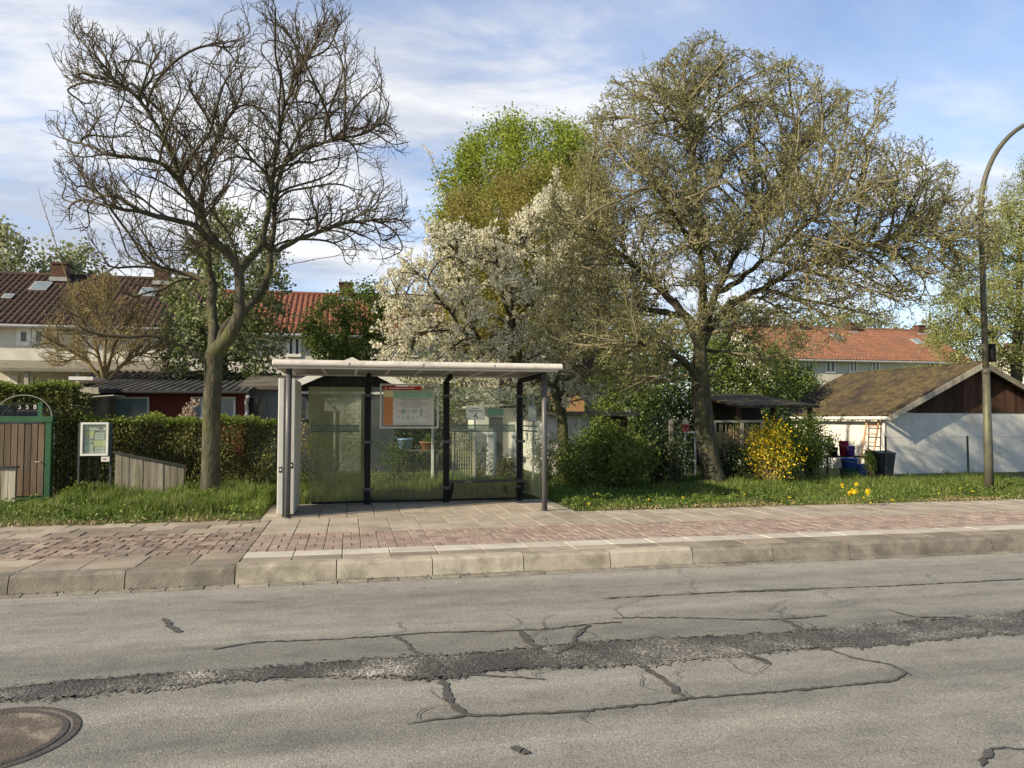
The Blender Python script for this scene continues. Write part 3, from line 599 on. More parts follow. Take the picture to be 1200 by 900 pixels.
def branching(limbs, Y, step, poly, depth, yoff, levels, wig=.02, skip=.3, nA=300, kill=.35):
    """limbs first, then order after order of side shoots that keep their heading, lean outwards and upwards and stop at the crown's outline"""
    P, par, tt, lev, hl = [], [], [], [], []
    for k, l in enumerate(limbs):
        n0 = len(P); Q, _ = limb_nodes([l], Y, step)
        prev = -1 if k == 0 else int(np.argmin(np.linalg.norm(np.array(P)-Q[0], axis=1)))
        if k: Q = Q[1:]
        L_ = step*len(Q)
        for i, q in enumerate(Q):
            P.append(q+(RNG.normal(0, wig, 3) if k else 0)); par.append(prev); prev = len(P)-1; tt.append((i+1)/len(Q)); lev.append(0 if k else -1); hl.append(L_)
    P, par, tt, lev, hl = np.array(P), np.array(par), np.array(tt), np.array(lev), np.array(hl)
    n0 = len(P); A = attract(nA, poly, Y, depth, yoff, .5); A = A[np.linalg.norm(A[:, None]-P[None], axis=2).min(1) > .35]
    P, par = grow(P, par, A, .12, kill, 3.0, jit=.12, up=.08, inert=.8, maxk=2, radial=(P[lev == -1][-1], .55)); m_ = len(P)-n0
    lev = np.concatenate([lev, np.ones(m_, int)]); tt = np.concatenate([tt, RNG.uniform(.2, .7, m_)]); hl = np.concatenate([hl, np.full(m_, 2.)])
    pl = [(float(at(a, b_, Y)[0]), float(at(a, b_, Y)[2])) for a, b_ in poly]
    pa = np.array(pl); gx = RNG.uniform(pa.min(0), pa.max(0), (800, 2)); emax = edgedist(gx[inpoly(gx, pl)], pl).max()
    C = P[lev == -1][-1]
    def inside(q):
        o = yoff(q[:, 0]) if yoff is not None else 0; k = Y/(Y+o) if yoff is not None else 1
        w = np.stack([q[:, 0]*k, (q[:, 2]-EYE)*k+EYE], 1); ok = inpoly(w, pl); e = np.clip(edgedist(w, pl)/emax, 0, 1)**.5
        return ok & (np.abs(q[:, 1]-Y-o) < depth*e+.15)
    ins = inside(P); keep = np.ones(len(P), bool)          # drop branches that wander out of the crown
    for i in range(len(P)):
        if lev[i] == 1: keep[i] = keep[par[i]] and ins[i]
    new = np.cumsum(keep)-1; par = np.where(par >= 0, new[par], -1)[keep]; P, tt, lev, hl = P[keep], tt[keep], lev[keep], hl[keep]
    for l, (spacing, length, ang, st, jit, up, out) in enumerate(levels):
        m = (lev == l)&(tt > (skip if l == 0 else .12)); idx = np.where(m)[0]
        if l == 1: idx = np.concatenate([idx, RNG.choice(np.where((lev == 0)&(tt > .25))[0], int((lev == 0).sum()*.9))])
        if l == 2: e0 = np.where((lev <= 0)&(lev >= 0)&(tt > .4))[0]; idx = np.concatenate([idx, RNG.choice(e0, len(e0))])
        sl = np.linalg.norm(P[idx]-P[par[idx]], axis=1); idx = idx[RNG.uniform(size=len(idx)) < sl/spacing]
        tg = P[idx]-P[par[idx]]; tg /= np.linalg.norm(tg, axis=1)[:, None]+1e-9
        sd = np.cross(tg, RNG.normal(size=tg.shape)); sd /= np.linalg.norm(sd, axis=1)[:, None]+1e-9
        a = np.radians(RNG.normal(ang, 9, len(idx)))[:, None]; ow = P[idx]-C; ow[:, 2] *= .8; ow /= np.linalg.norm(ow, axis=1)[:, None]+1e-9
        d = np.cos(a)*tg+np.sin(a)*sd+out*ow; d[:, 2] += up; d /= np.linalg.norm(d, axis=1)[:, None]
        L_ = length*RNG.uniform(.5, 1.35, len(idx))*(1-.5*tt[idx])*(np.clip(hl[idx]/3, .35, 1.15) if l == 0 else 1); ns = np.maximum(2, np.ceil(L_/st)).astype(int)
        cur, cp, kk = P[idx], idx.copy(), 0; nP, nq, nt_, base = [P], [par], [tt], len(P)
        while len(cur):
            d = d+RNG.normal(0, jit, d.shape); d[:, 2] += up*.22; d /= np.linalg.norm(d, axis=1)[:, None]
            nx_ = cur+d*st*RNG.uniform(.8, 1.2, (len(cur), 1)); alive = inside(nx_)|(RNG.uniform(size=len(cur)) < .25)
            nx_, cp, d, ns = nx_[alive], cp[alive], d[alive], ns[alive]; kk += 1
            nP.append(nx_); nq.append(cp); nt_.append(kk/ns); cp = np.arange(base, base+len(nx_)); base += len(nx_)
            go = kk < ns; cur, cp, d, ns = nx_[go], cp[go], d[go], ns[go]
        n0 = len(P); P, par, tt = np.concatenate(nP), np.concatenate(nq), np.concatenate(nt_)
        lev = np.concatenate([lev, np.full(len(P)-n0, l+1)]); hl = np.concatenate([hl, np.full(len(P)-n0, length)])
    return P, par, lev
def tree(name, label, cat, limbs, poly, Y, depth, nA, R0, r0, step, kill, bark, twig, leafs, lim=.03, infl=1.2, jit=.35, up=0, power=.5, flare=0, group=None, crown='crown', A=None, yoff=None, sprays=(), wig=0, taper=None, levels=None, caps=1.0):
    limbs = [list(l) for l in limbs]
    if levels: P, par, lev_ = branching(limbs, Y, step, poly, depth, yoff, levels, wig, nA=nA, kill=kill)
    else: P, par = limb_nodes(limbs, Y, step)
    if levels: pass
    elif wig:
        hh = np.array(P); P = [p+(RNG.normal(0, wig, 3) if i > 6 else 0) for i, p in enumerate(P)]
    if not levels: P, par = grow(P, par, attract(nA, poly, Y, depth, yoff, power) if A is None else A, step, kill, infl, jit=jit, up=up)
    for rm, prob, nseg, stp, jt, u_ in sprays:
        r, ch = radii(P, par, R0, r0); P, par = spray(P, par, r < rm, prob, nseg, stp, jt, u_)
    r, ch = radii(P, par, R0, r0)
    if levels: r = np.minimum(r, np.where(lev_ <= 0, 9, np.array([9, .026, .0105, .0062, .0046, .0046])[np.clip(lev_, 0, 5)]*caps))
    if taper:
        L0, Lc, fl_ = taper; ds = np.zeros(len(P))
        for i in range(1, len(P)):
            if par[i] >= 0: ds[i] = ds[par[i]]+np.linalg.norm(P[i]-P[par[i]])
        r = np.minimum(r, R0*(fl_+(1-fl_)*np.exp(-np.maximum(0, ds-L0)/Lc)))
    base = P[0].copy(); base[2] = float(gh(base[0], base[1]))
    if flare:
        hz = P[:, 2]-base[2]; tr = r > R0*.6; r = r*np.where(tr, 1+flare*np.exp(-np.maximum(hz, 0)/.22), 1)
    t = thing(name, label, cat, base, group)
    a, c = MB(), MB(); a.smooth = True; c.smooth = True
    skel_mesh(P, par, r, ch, a, c, lim)
    if a.n: part('trunk', a, bark, t)
    if leafs:
        if c.n: part('branches', c, twig, t)
        for nm, mt, rmax, k, spread, L, W, *cl in leafs:
            m = MB(); m.leaves(leafpts(P, par, r, rmax, k, spread, *cl), L, W, .2); part(nm, m, mt, t)
    else: part(crown, c, twig, t)
    print(name, 'nodes', len(P), 'root r', round(float(r[0]), 3), 'lf', sum(1 for _ in leafs or []), round(time.time()-T0, 1))
    return t, P, par, r

# bare tree on the left
YT = 13.3
tree('bare_tree', 'bare leafless tree with forked mossy trunk left of the bus shelter', 'tree',
 [[(246,600,0),(247,540,0),(248,480,0),(250,440,0),(250,408,0)],
  [(252,412,0),(262,403,-.1),(276,386,-.2),(281,362,-.25),(281,330,-.2),(281,316,-.2),(274,306,-.3),(262,294,-.4),(244,272,-.5),(234,249,-.6),(214,212,-.8),(188,153,-.9),(168,118,-1),(137,97,-1.1),(112,66,-1.2)],
  [(281,318,-.2),(292,303,-.1),(308,285,0),(315,243,.1),(321,194,.2),(334,123,.2),(347,87,.3),(370,52,.3),(388,14,.3)],
  [(254,405,0),(266,378,.3),(292,362,.5),(309,336,.7),(317,310,.8),(321,258,1),(326,210,1.2),(352,150,1.3),(400,110,1.4),(430,95,1.5)],
  [(250,410,0),(250,373,.3),(247,330,.4),(244,290,.6),(236,250,.8),(240,200,1.0),(262,150,1.1),(290,100,1.2),(300,62,1.2)],
  [(249,432,0),(238,422,-.1),(210,403,-.2),(173,393,-.4),(135,395,-.5),(100,388,-.6)],
  [(315,300,.3),(345,283,.1),(387,266,-.2),(430,258,-.4),(482,262,-.5)],
  [(247,335,.4),(225,322,.9),(190,315,1.3),(140,300,1.6)],
  [(262,294,-.4),(225,262,-1),(170,250,-1.5),(110,235,-1.9),(70,215,-2)],
  [(214,215,-.8),(190,190,-1.2),(130,180,-1.6),(80,190,-1.8)],
  [(281,340,-.2),(300,332,-.8),(340,310,-1.4),(400,300,-1.8)],
  [(321,200,.2),(365,170,-.4),(410,160,-.9),(450,150,-1.1)]],
 [(64,68),(100,24),(140,50),(175,62),(200,50),(240,62),(262,28),(300,18),(340,10),(390,2),(425,40),(450,90),(462,150),(478,165),(474,215),(482,262),(490,292),(440,318),(400,330),(330,300),(290,330),(240,330),(232,372),(190,362),(150,388),(120,412),(60,392),(74,350),(110,330),(76,300),(72,250),(66,210),(60,150),(86,110)],
 YT, 2.6, 400, .145, .004, .1, .3, M['bark'], M['twig'], None, lim=.03, infl=.9, jit=.45, up=.05, flare=.2, crown='twigs', caps=.86, wig=.016, taper=(2.6, 2.2, .07), levels=((.5, 1.2, 44, .1, .12, .2, .25), (.18, .68, 44, .085, .15, .2, .18), (.115, .3, 46, .07, .2, .18, .12), (.13, .11, 55, .05, .25, .1, .1)))
# big budding tree on the right
YH = 14.4; XH = ax(850, YH)
tree('budding_tree', 'broad spreading tree with grey trunk and small olive opening leaves, right of shelter', 'tree',
 [[(842,590,0),(836,560,0),(828,520,0),(822,470,0),(820,430,0),(821,398,0)],
  [(821,405,0),(832,385,0.1),(858,355,0.03),(900,335,-0.43),(950,305,-0.95),(1010,285,-1.66),(1080,275,-2.46),(1125,272,-2.9)],
  [(821,400,0),(824,350,-0.2),(822,290,-0.4),(815,220,-0.5),(806,150,-0.5),(800,85,-0.4)],
  [(823,385,0),(845,330,0.3),(880,265,0.24),(930,190,-0.08),(985,140,-0.55),(1015,105,-0.81)],
  [(820,402,0),(805,372,0.1),(765,330,0.2),(720,292,0.3),(688,268,0.4),(650,250,0.5)],
  [(820,450,0),(812,436,-0.2),(796,418,-0.6),(780,408,-1),(740,400,-1.4),(690,400,-1.8),(640,385,-1.9)],
  [(800,420,-0.6),(775,440,-1.1),(735,465,-1.5),(700,490,-1.7)],
  [(821,410,0),(850,412,0.5),(890,420,0.56),(930,440,0.52)],
  [(845,345,0.2),(900,300,-1.23),(960,250,-2.34),(1030,215,-3.33),(1110,195,-4.11)],
  [(822,300,-0.3),(790,250,-1.2),(750,190,-1.8),(725,120,-2)], [(880,265,0.24),(900,190,0.97),(890,120,1.56),(870,80,1.83)],
  [(805,372,0.1),(750,360,1.4),(690,340,2.2),(650,320,2.4)], [(832,385,0.1),(900,375,0.97),(980,350,1.09),(1060,330,0.61)]],
 [(686,128),(716,92),(752,84),(790,56),(815,44),(850,68),(892,70),(928,86),(968,118),(1012,100),(1028,124),(1022,170),(1068,168),(1072,205),(1108,188),(1110,232),(1140,208),(1122,262),(1152,300),(1128,335),(1085,362),(1015,396),(950,418),(905,446),(850,420),(790,452),(730,478),(668,452),(640,415),(612,388),(636,330),(618,285),(640,235),(668,180)],
 YH, 2.7, 950, .2, .0043, .11, .28, M['bark'], M['twig_olive'],
 [('leaves', M['bud'], .0064, .95, .024, .047, .6)], lim=.035, infl=.9, jit=.45, flare=.3, wig=.022, taper=(2.4, 2.0, .08), yoff=lambda x: -2.3*np.clip((x-XH)/2.9, 0, 1), levels=((.5, 1.2, 45, .1, .14, .1, .3), (.14, .7, 47, .085, .18, .08, .2), (.085, .3, 50, .07, .25, .08, .12), (.12, .1, 55, .05, .25, .1, .1)))
# blossom tree
blo = [('leaves', M['fresh'], .007, .8, .05, .05, .5), ('blossom', M['blossom'], .0068, .5, .02, .058, .85, 9, .034)]
tree('blossom_tree', 'white flowering tree in full blossom rising behind the bus shelter', 'tree',
 [[(660,560,0),(660,510,0),(657,470,0),(645,445,0),(615,428,0),(580,412,-.1)], [(582,413,-.1),(552,385,-.2),(540,350,-.3),(535,300,-.3),(530,245,-.4),(514,205,-.4),(503,178,-.4)],
  [(580,412,-.1),(530,390,.2),(490,370,.4),(455,345,.5)], [(612,428,0),(600,370,.2),(600,310,.2),(630,255,.2),(655,200,.2)], [(650,450,0),(660,410,.5),(680,360,.6),(695,300,.6)],
  [(552,400,-.2),(500,330,-1),(470,300,-1.2)], [(595,370,.2),(585,320,-.9),(575,260,-1.2)], [(590,385,.2),(650,320,-1.),(680,270,-1.2)]],
 [(426,356),(446,322),(470,306),(488,280),(498,205),(506,200),(516,262),(540,268),(560,262),(590,268),(612,240),(640,222),(656,196),(668,232),(690,262),(712,330),(716,420),(700,470),(640,482),(560,470),(500,455),(440,425),(432,390)],
 17.6, 2.2, 330, .13, .005, .13, .3, M['bark'], M['twig_dark'], blo, lim=.03, jit=.38, wig=.02, taper=(2.2, 1.8, .08), levels=((.5, 1.2, 40, .11, .12, .22, .2), (.17, .62, 42, .09, .15, .18, .12), (.13, .28, 45, .08, .2, .15, .1)))
# trees further back
tree('bright_green_tree', 'tall round tree in bright yellow-green new leaf behind the white blossom', 'tree',
 [[(606,520,0),(604,420,0),(602,330,0),(600,270,0)], [(600,300,0),(560,230,0),(540,180,0)], [(600,290,0),(640,220,0),(670,170,0)], [(600,270,0),(600,210,0),(595,160,0)]],
 [(505,250),(512,205),(535,182),(548,158),(582,136),(612,140),(628,150),(655,136),(686,158),(702,200),(708,290),(690,380),(600,400),(520,380)],
 34, 4.5, 1100, .3, .014, .36, .5, M['bark'], M['twig'], [('leaves', M['fresh'], .06, 80, .3, .135, .7)], lim=.08, infl=3)
tree('yellow_willow_tree', 'rounded olive-yellow tree just in front of the bright green tree', 'tree',
 [[(590,540,0),(592,440,0),(594,370,0),(596,310,0)], [(595,330,0),(550,270,0),(525,240,0)], [(595,330,0),(650,260,0),(690,225,0)], [(596,310,0),(600,230,0)]],
 [(505,300),(520,240),(555,212),(600,196),(650,188),(690,182),(722,220),(720,400),(600,430),(520,400)],
 27, 3.5, 1300, .22, .010, .28, .38, M['bark'], M['twig_gold'], [('leaves', M['willow'], .05, 60, .24, .105, .5)], lim=.06, infl=2.5)
tree('pear_tree', 'pale green and white leafy tree behind the bare tree', 'tree',
 [[(262,520,0),(261,450,0),(258,390,0),(256,330,0)], [(260,420,0),(225,370,0),(200,350,0)], [(258,380,0),(300,330,0),(320,300,0)], [(256,340,0),(250,280,0)]],
 [(182,395),(200,340),(215,290),(240,250),(275,236),(310,262),(338,300),(345,350),(335,420),(310,448),(230,452),(190,440)],
 24, 2.6, 900, .17, .010, .24, .33, M['bark'], M['twig_dark'], [('leaves', M['pear'], .05, 24, .15, .11, .75)], lim=.05, infl=2)
tree('leafy_shrub_tree', 'bushy mid-green tree in front of the red roof, left of the blossom', 'tree',
 [[(402,510,0),(402,450,0),(402,400,0)], [(402,430,0),(370,390,0)], [(402,430,0),(440,380,0)]],
 [(348,372),(372,352),(400,338),(430,322),(458,340),(462,420),(440,448),(380,440),(356,418)],
 27, 1.9, 520, .14, .010, .24, .32, M['bark'], M['twig_dark'], [('leaves', M['green'], .05, 34, .15, .11, .6)], lim=.05, infl=2)
tree('edge_tree', 'olive-leaved tree rising behind the white hut at the right edge', 'tree',
 [[(1190,560,0),(1190,470,0),(1192,400,0),(1195,340,0)], [(1190,430,0),(1150,380,0),(1115,350,0)], [(1192,390,0),(1240,320,0),(1270,280,0)], [(1195,340,0),(1195,270,0)]],
 [(1086,400),(1092,350),(1108,330),(1120,290),(1150,270),(1162,240),(1186,215),(1200,186),(1240,180),(1300,230),(1320,350),(1290,430),(1200,440),(1120,442)],
 27, 3.4, 1900, .22, .010, .26, .34, M['bark'], M['twig_olive'], [('leaves', M['bud'], .045, 44, .17, .09, .6)], lim=.06, infl=2.3)
for lab, px, poly, Y in (('hazy pale tree over the roofs at the left edge of the photo', 5, [(-60,330),(-50,280),(-20,255),(10,250),(34,270),(52,300),(54,345),(0,400),(-60,380)], 62),
                    ('pale row tree behind the chimney of the dark tiled roof', 78, [(34,345),(44,305),(64,286),(96,282),(122,300),(130,340),(110,380),(50,380)], 66),
                    ('pale distant tree behind the orange roof on the right', 985, [(920,420),(928,380),(955,362),(1000,356),(1040,366),(1064,390),(1060,430)], 75),
                    ('distant green tree between the two rows of houses', 870, [(790,440),(796,380),(840,350),(900,352),(930,390),(925,440)], 60),
                    ('distant green tree far behind the blossom, beside the orange brick house', 680, [(590,450),(600,380),(640,340),(700,330),(760,350),(800,390),(805,450)], 52),
                    ('pale tree beyond the garage roof, lowest of the distant trees', 1080, [(1040,430),(1050,392),(1080,378),(1120,380),(1135,420)], 72)):
    yb = max(p[1] for p in poly); tree('distant_tree', lab, 'tree', [[(px,482,0),(px,yb-8,0),(px,yb-40,0)]], poly, Y, 4, 420, .3, .02, .55, .8, M['bark'], M['twig'], [('leaves', M['hazeleaf'], .12, 18, .45, .34, .7)], lim=.1, infl=5, group='distant trees')
for lab, px, poly, Y, mt in (('dense green tree behind the dark lean-to roof, right of the big trunk', 872, [(806,470),(812,420),(838,392),(870,384),(905,398),(930,430),(934,470)], 25, 'green'),
        ('dense green tree behind the white garage, left of the big trunk', 752, [(690,480),(700,425),(726,395),(760,380),(800,395),(815,440),(806,482)], 25, 'conifer'),
        ('olive tree behind the orange brick house', 655, [(600,455),(605,400),(630,365),(668,350),(704,366),(718,420),(700,452)], 31, 'willow'),
        ('green tree between the white hut roof and the orange tiled roof', 935, [(896,470),(900,440),(916,424),(940,428),(956,446),(960,470)], 30, 'green')):
    yb = max(p[1] for p in poly); tree('garden_tree', lab, 'tree', [[(px,530,0),(px,yb-10,0),(px,yb-35,0)], [(px,yb-20,0),(px-22,yb-50,0)], [(px,yb-20,0),(px+22,yb-45,0)]], poly, Y, 1.9, 560, .12, .010, .24, .32, M['bark'], M['twig_dark'], [('leaves', M[mt], .05, 26, .15, .11, .6)], lim=.05, infl=2.2, group='garden trees in the middle distance')
# bare many-stemmed shrub behind the red shed
tree('bare_shrub', 'leafless golden-brown many-stemmed shrub in front of the white house', 'shrub',
 [[(122,500,0),(122,460,0),(122,446,0)], [(122,448,0),(112,400,-.3),(90,360,-.4),(70,300,-.5),(52,245,-.6)], [(122,448,0),(135,400,.2),(160,360,.2)], [(122,450,0),(124,380,0),(128,330,0)], [(122,450,0),(100,420,0),(62,400,0)], [(122,450,0),(150,420,0),(185,405,0)]],
 [(40,405),(62,370),(90,335),(125,318),(160,340),(186,370),(205,400),(190,440),(130,440),(60,436)],
 23, 1.8, 220, .09, .0065, .16, .3, M['twig_gold'], M['twig_gold'], [('leaves', M['willow'], .012, 1, .05, .04, .6)], lim=.04, caps=1.3, taper=(.6, 1.6, .1), levels=((.3, 1.3, 36, .13, .12, .25, .2), (.16, .7, 38, .11, .15, .22, .15), (.12, .35, 42, .1, .18, .2, .1)))
print('trees', round(time.time()-T0, 1))

# ------------------------------------------------------------------ shrubs and hedges
def shrub(name, label, cat, c, rx, ry, rz, ncl, nper, L, W, leafmat, stem=None, group=None, extra=None, sig=.3, hfrac=1.0, nstem=None):
    """stems from the foot into leaf clumps that fill a lumpy ellipsoid standing on the ground"""
    x, y = c; z = float(gh(x, y)); t = thing(name, label, cat, (x, y, z), group)
    u = RNG.normal(size=(ncl, 3)); u /= np.linalg.norm(u, axis=1)[:, None]; u *= RNG.uniform(.35, .95, (ncl, 1)); 
    C = np.stack([x+u[:, 0]*rx, y+u[:, 1]*ry, z+rz*(1+u[:, 2]*.92)], 1)
    st = MB(); st.smooth = True
    for q in C[:(nstem or ncl)]:
        m = np.array((x, y, z))*.5+q*.5+RNG.normal(0, .05, 3); f = np.array((x+RNG.normal(0, rx*.12), y+RNG.normal(0, ry*.12), z-.03))
        st.tube([f, f*.5+m*.5+RNG.normal(0, .02, 3), m, q], [.014, .011, .008, .004], 4, False)
    part('stems', st, stem or M['twig_dark'], t)
    i = np.repeat(np.arange(ncl), nper); sg = sig*min(rx, rz)
    D = RNG.normal(0, 1, (len(i), 3)); P = C[i]+D*np.array((sg, sg*min(1, ry/rx), sg)); P[:, 2] = np.maximum(P[:, 2], z+.03)
    sel = RNG.uniform(size=len(P)) < (extra[2] if extra else 0)
    m = MB(); m.leaves(P[~sel], L, W, .2); part('foliage', m, leafmat, t)
    if extra:
        m = MB(); m.leaves(P[sel], extra[3], extra[4], .2); part(extra[0], m, extra[1], t)
    return t
def hedge(name, label, x0, x1, y0, y1, z1, n, ntop, gapf=None, arch=None):
    cx, cy = (x0+x1)/2, (y0+y1)/2; z0 = float(gh(cx, cy)); t = thing(name, label, 'hedge', (cx, cy, z0))
    st = MB(); st.smooth = True
    for x in np.arange(x0+.08, x1-.05, .13):
        for k in range(3):
            yy = RNG.uniform(y0+.15, y1-.15); f = np.array((x, yy, z0-.03)); e = np.array((x+RNG.normal(0, .12), yy+RNG.normal(0, .12), z1-.08)); m = (f+e)/2+RNG.normal(0, .06, 3)
            st.tube([f, m, e], [.012, .009, .005], 4, False)
    part('stems', st, M['twig_dark'], t)
    x = RNG.uniform(x0, x1, n); w = RNG.uniform(size=n); y = np.where(w < .5, y0+np.abs(RNG.normal(0, .1, n)), np.where(w < .7, y1-np.abs(RNG.normal(0, .12, n)), RNG.uniform(y0, y1, n)))
    z = z0+(z1-z0)*RNG.uniform(0, 1, n)**.85
    lump = .05*np.sin(4.1*x+1.3*z)+.05*np.sin(7*x-5*z)+.04*np.sin(9.3*z+2*x); y = y+lump
    if gapf is not None:
        k = RNG.uniform(size=n) < gapf(x, z); x, y, z = x[k], y[k], z[k]
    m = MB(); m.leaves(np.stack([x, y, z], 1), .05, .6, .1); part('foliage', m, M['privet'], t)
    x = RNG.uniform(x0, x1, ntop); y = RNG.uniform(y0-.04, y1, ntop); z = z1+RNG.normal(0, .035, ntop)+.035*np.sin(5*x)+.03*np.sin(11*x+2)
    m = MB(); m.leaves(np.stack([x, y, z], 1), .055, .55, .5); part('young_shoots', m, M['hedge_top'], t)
    return t
YHg = 14.3
xg1 = ax(64, 14.3); xg2 = ax(98, 14.3); xh0 = ax(130, YHg); xh1 = ax(322, YHg)
def gap(x, z):                                     # patches where the hedge has thinned to bare stems
    f = np.ones_like(x); xa = ax(112, YHg); f *= 1-.8*np.exp(-((x-xa)/.28)**2-((z-.65)/.3)**2)
    xb = ax(290, YHg); return f*(1-.35*np.exp(-((x-xb)/.22)**2-((z-.8)/.3)**2))
hedge('privet_hedge', 'clipped green hedge running behind the bare tree to the shelter', xg1+.02, xh1, YHg, YHg+.75, 1.56, 22000, 7000, gap)
# ivy arch over the gate
t = thing('ivy_arch', 'arch of clipped ivy over the green gate', 'climbing plant', (ax(75, 14.25), 14.45, float(gh(ax(75, 14.25), 14.45))))
m = MB(); xa0, xa1 = ax(-60, 14.4), ax(88, 14.4); z0 = az(40, 474, 14.4); z1 = az(40, 452, 14.4)
n = 7000; x = RNG.uniform(xa0, xa1, n); P = np.stack([x, RNG.uniform(14.25, 14.75, n), RNG.uniform(z0, z1, n)+.04*np.sin(6*x)], 1)
n2 = 6500; zz = RNG.uniform(float(gh(xa1, 14.4)), z1-.1, n2); P2 = np.stack([ax(75, 14.3)+RNG.normal(0, .16, n2)+.05*np.sin(7*zz), RNG.uniform(14.2, 14.7, n2), zz], 1)
m.leaves(np.concatenate([P, P2]), .052, .65, .1); part('foliage', m, M['privet'], t)
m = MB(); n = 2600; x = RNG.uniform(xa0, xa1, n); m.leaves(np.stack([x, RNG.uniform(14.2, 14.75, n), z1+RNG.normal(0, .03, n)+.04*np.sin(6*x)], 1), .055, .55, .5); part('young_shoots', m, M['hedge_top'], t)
st = MB(); st.smooth = True
for k in range(8):
    xx = ax(75, 14.3)+RNG.normal(0, .1); yy = 14.4+RNG.normal(0, .08)
    st.tube([(xx, yy, .18), (xx+RNG.normal(0, .05), yy, 1), (xx+RNG.normal(0, .05), yy, 1.7), (xx-.4-.3*k/2, 14.5, z1-.12)], [.018, .014, .01, .005], 5, False)
part('stems', st, M['twig_dark'], t)

P_ = lambda px, Y: (ax(px, Y), Y)
shrub('evergreen_bush', 'large mid-green bush at the right end of the bus shelter', 'bush', P_(712, 13.9), 1.1, .62, .68, 52, 270, .062, .5, M['laurel'], sig=.2)
shrub('dark_shrub', 'dark glossy-leaved shrub between the green bush and the budding tree trunk', 'bush', P_(770, 14.6), .5, .45, .72, 30, 140, .055, .6, M['darkleaf'], sig=.25)
shrub('dark_shrub', 'low dark shrub between the trunk and the yellow flowering bush', 'bush', P_(862, 14.6), .48, .4, .4, 28, 120, .055, .6, M['darkleaf'], sig=.28)
shrub('forsythia_bush', 'yellow flowering bush on the verge right of the big trunk', 'bush', P_(905, 14.2), .56, .5, .72, 48, 105, .05, .5, M['laurel'], M['twig_gold'], extra=('blossom', M['yellow'], .62, .05, .6), sig=.26)
shrub('green_bush', 'mid-green leafy bush between the yellow bush and the white hut', 'bush', P_(948, 15.0), .42, .45, .78, 44, 130, .055, .5, M['green'], M['twig'], sig=.26)
shrub('ivy_stump', 'ivy clump hanging on the grey post beside the budding tree', 'climbing plant', P_(793, 14.2), .2, .2, .62, 14, 110, .05, .65, M['darkleaf'], sig=.5)
shrub('faded_hydrangea', 'tall stems with faded beige flower heads in front of the red shed', 'plant', P_(222, 17.5), .38, .3, 1.06, 20, 22, .07, .8, M['beigeflower'], M['twig_gold'], sig=.13)
for lab, px, Y, rx, rz, mt in (('dry grassy shrub behind the left shelter pane', 372, 15.6, .85, .66, 'willow'), ('green shrub behind the middle shelter pane', 470, 15.8, .6, .42, 'green'),
        ('small yellowish plant behind the bench, left of the white panels', 556, 15.6, .3, .5, 'hedge_top'), ('brownish shrub behind the bench seat under the white panels', 590, 15.2, .42, .3, 'willow'),
        ('leafy shrub behind the right end of the shelter', 640, 15.3, .32, .55, 'green'), ('dark leafy shrub filling the gap between the shelter post and the big bush', 664, 14.6, .45, .5, 'laurel'), ('low weedy plant at the foot of the notice board', 106, 13.7, .28, .14, 'green'), ('low weedy plant under the hedge beside the notice board', 88, 13.8, .22, .1, 'green'),
        ('sparse plant in front of the black bin and white hut', 1018, 15.2, .16, .36, 'hedge_top')):
    shrub('garden_shrub', lab, 'plant', P_(px, Y), rx, rx*.6, rz, 22, 90 if rx > .3 else 40, .05, .45, M[mt], M['twig_gold'], sig=.3, group='small garden plants')
for lab, px, Y, rx, rz, mt in (('tall dark green shrub behind the reed fence', 880, 22, 1.5, 1.45, 'conifer'), ('leafy green shrub in front of the dark lean-to posts, behind the yellow bush', 912, 17.7, .8, .72, 'green'), ('shrub under the left end of the dark lean-to roof', 872, 17.4, .5, .6, 'laurel'),
        ('dark evergreen shrub directly behind the budding tree trunk', 790, 21, 1.4, 1.3, 'conifer'),
        ('green shrub behind the green bush, beside the orange brick gable', 735, 24, 1.3, 1.6, 'laurel'), ('green bush at the back, left of the mossy hut roof', 925, 27, 1.6, 1.9, 'green'), ('green shrub rising behind the grey end of the red shed', 315, 23.5, 1.1, 1.25, 'green'),
        ('low green shrub behind the teal box', 622, 21, .9, 1.1, 'green'), ('green shrub behind the white hut with the dark gable', 480, 24, 1.1, 1.2, 'conifer'), ('tall green shrub between trunk and orange roof', 850, 31, 2.2, 2.4, 'green'),
        ('broad green bush far back left of the orange brick gable', 650, 33, 2.4, 2.1, 'green'), ('broad green bush far back behind the shelter roof', 520, 33, 2.4, 2.2, 'laurel')):
    shrub('background_shrub', lab, 'bush', P_(px, Y), rx, rx*.8, rz, 46, 120, .11, .6, M[mt], sig=.25, group='garden shrubs in the background')

# dandelions
def flower(x, y):
    z = float(gh(x, y)); h = random.uniform(.16, .24); t = thing('dandelion', 'small yellow dandelion scattered in the verge grass', 'flower', (x, y, z), 'dandelions in the verge')
    m = MB(); m.tube([(x, y, z), (x+.005, y, z+h)], .003, 4); part('stem', m, M['grass'], t)
    m = MB(); m.sphere((x+.005, y, z+h), .022, 5, .5); part('flower_head', m, M['yellow'], t); return t
f0 = None
for px, py in ((1012,577),(1046,580),(872,574),(700,575),(1125,567),(1140,570),(800,577),(1020,583),(925,577),(760,579),(1100,572),(690,584)):
    p = gnd(px, py+3, .36)
    if f0 is None: f0 = flower(p[0], p[1])
    else:
        c = copy_tree(f0); c.location = (p[0], p[1], float(gh(p[0], p[1])))
x, y = gnd(1003, 580, .34)[:2]; z = float(gh(x, y))
t = thing('yellow_daffodils', 'clump of yellow flowers in the grass in front of the white hut', 'flower', (x, y, z))
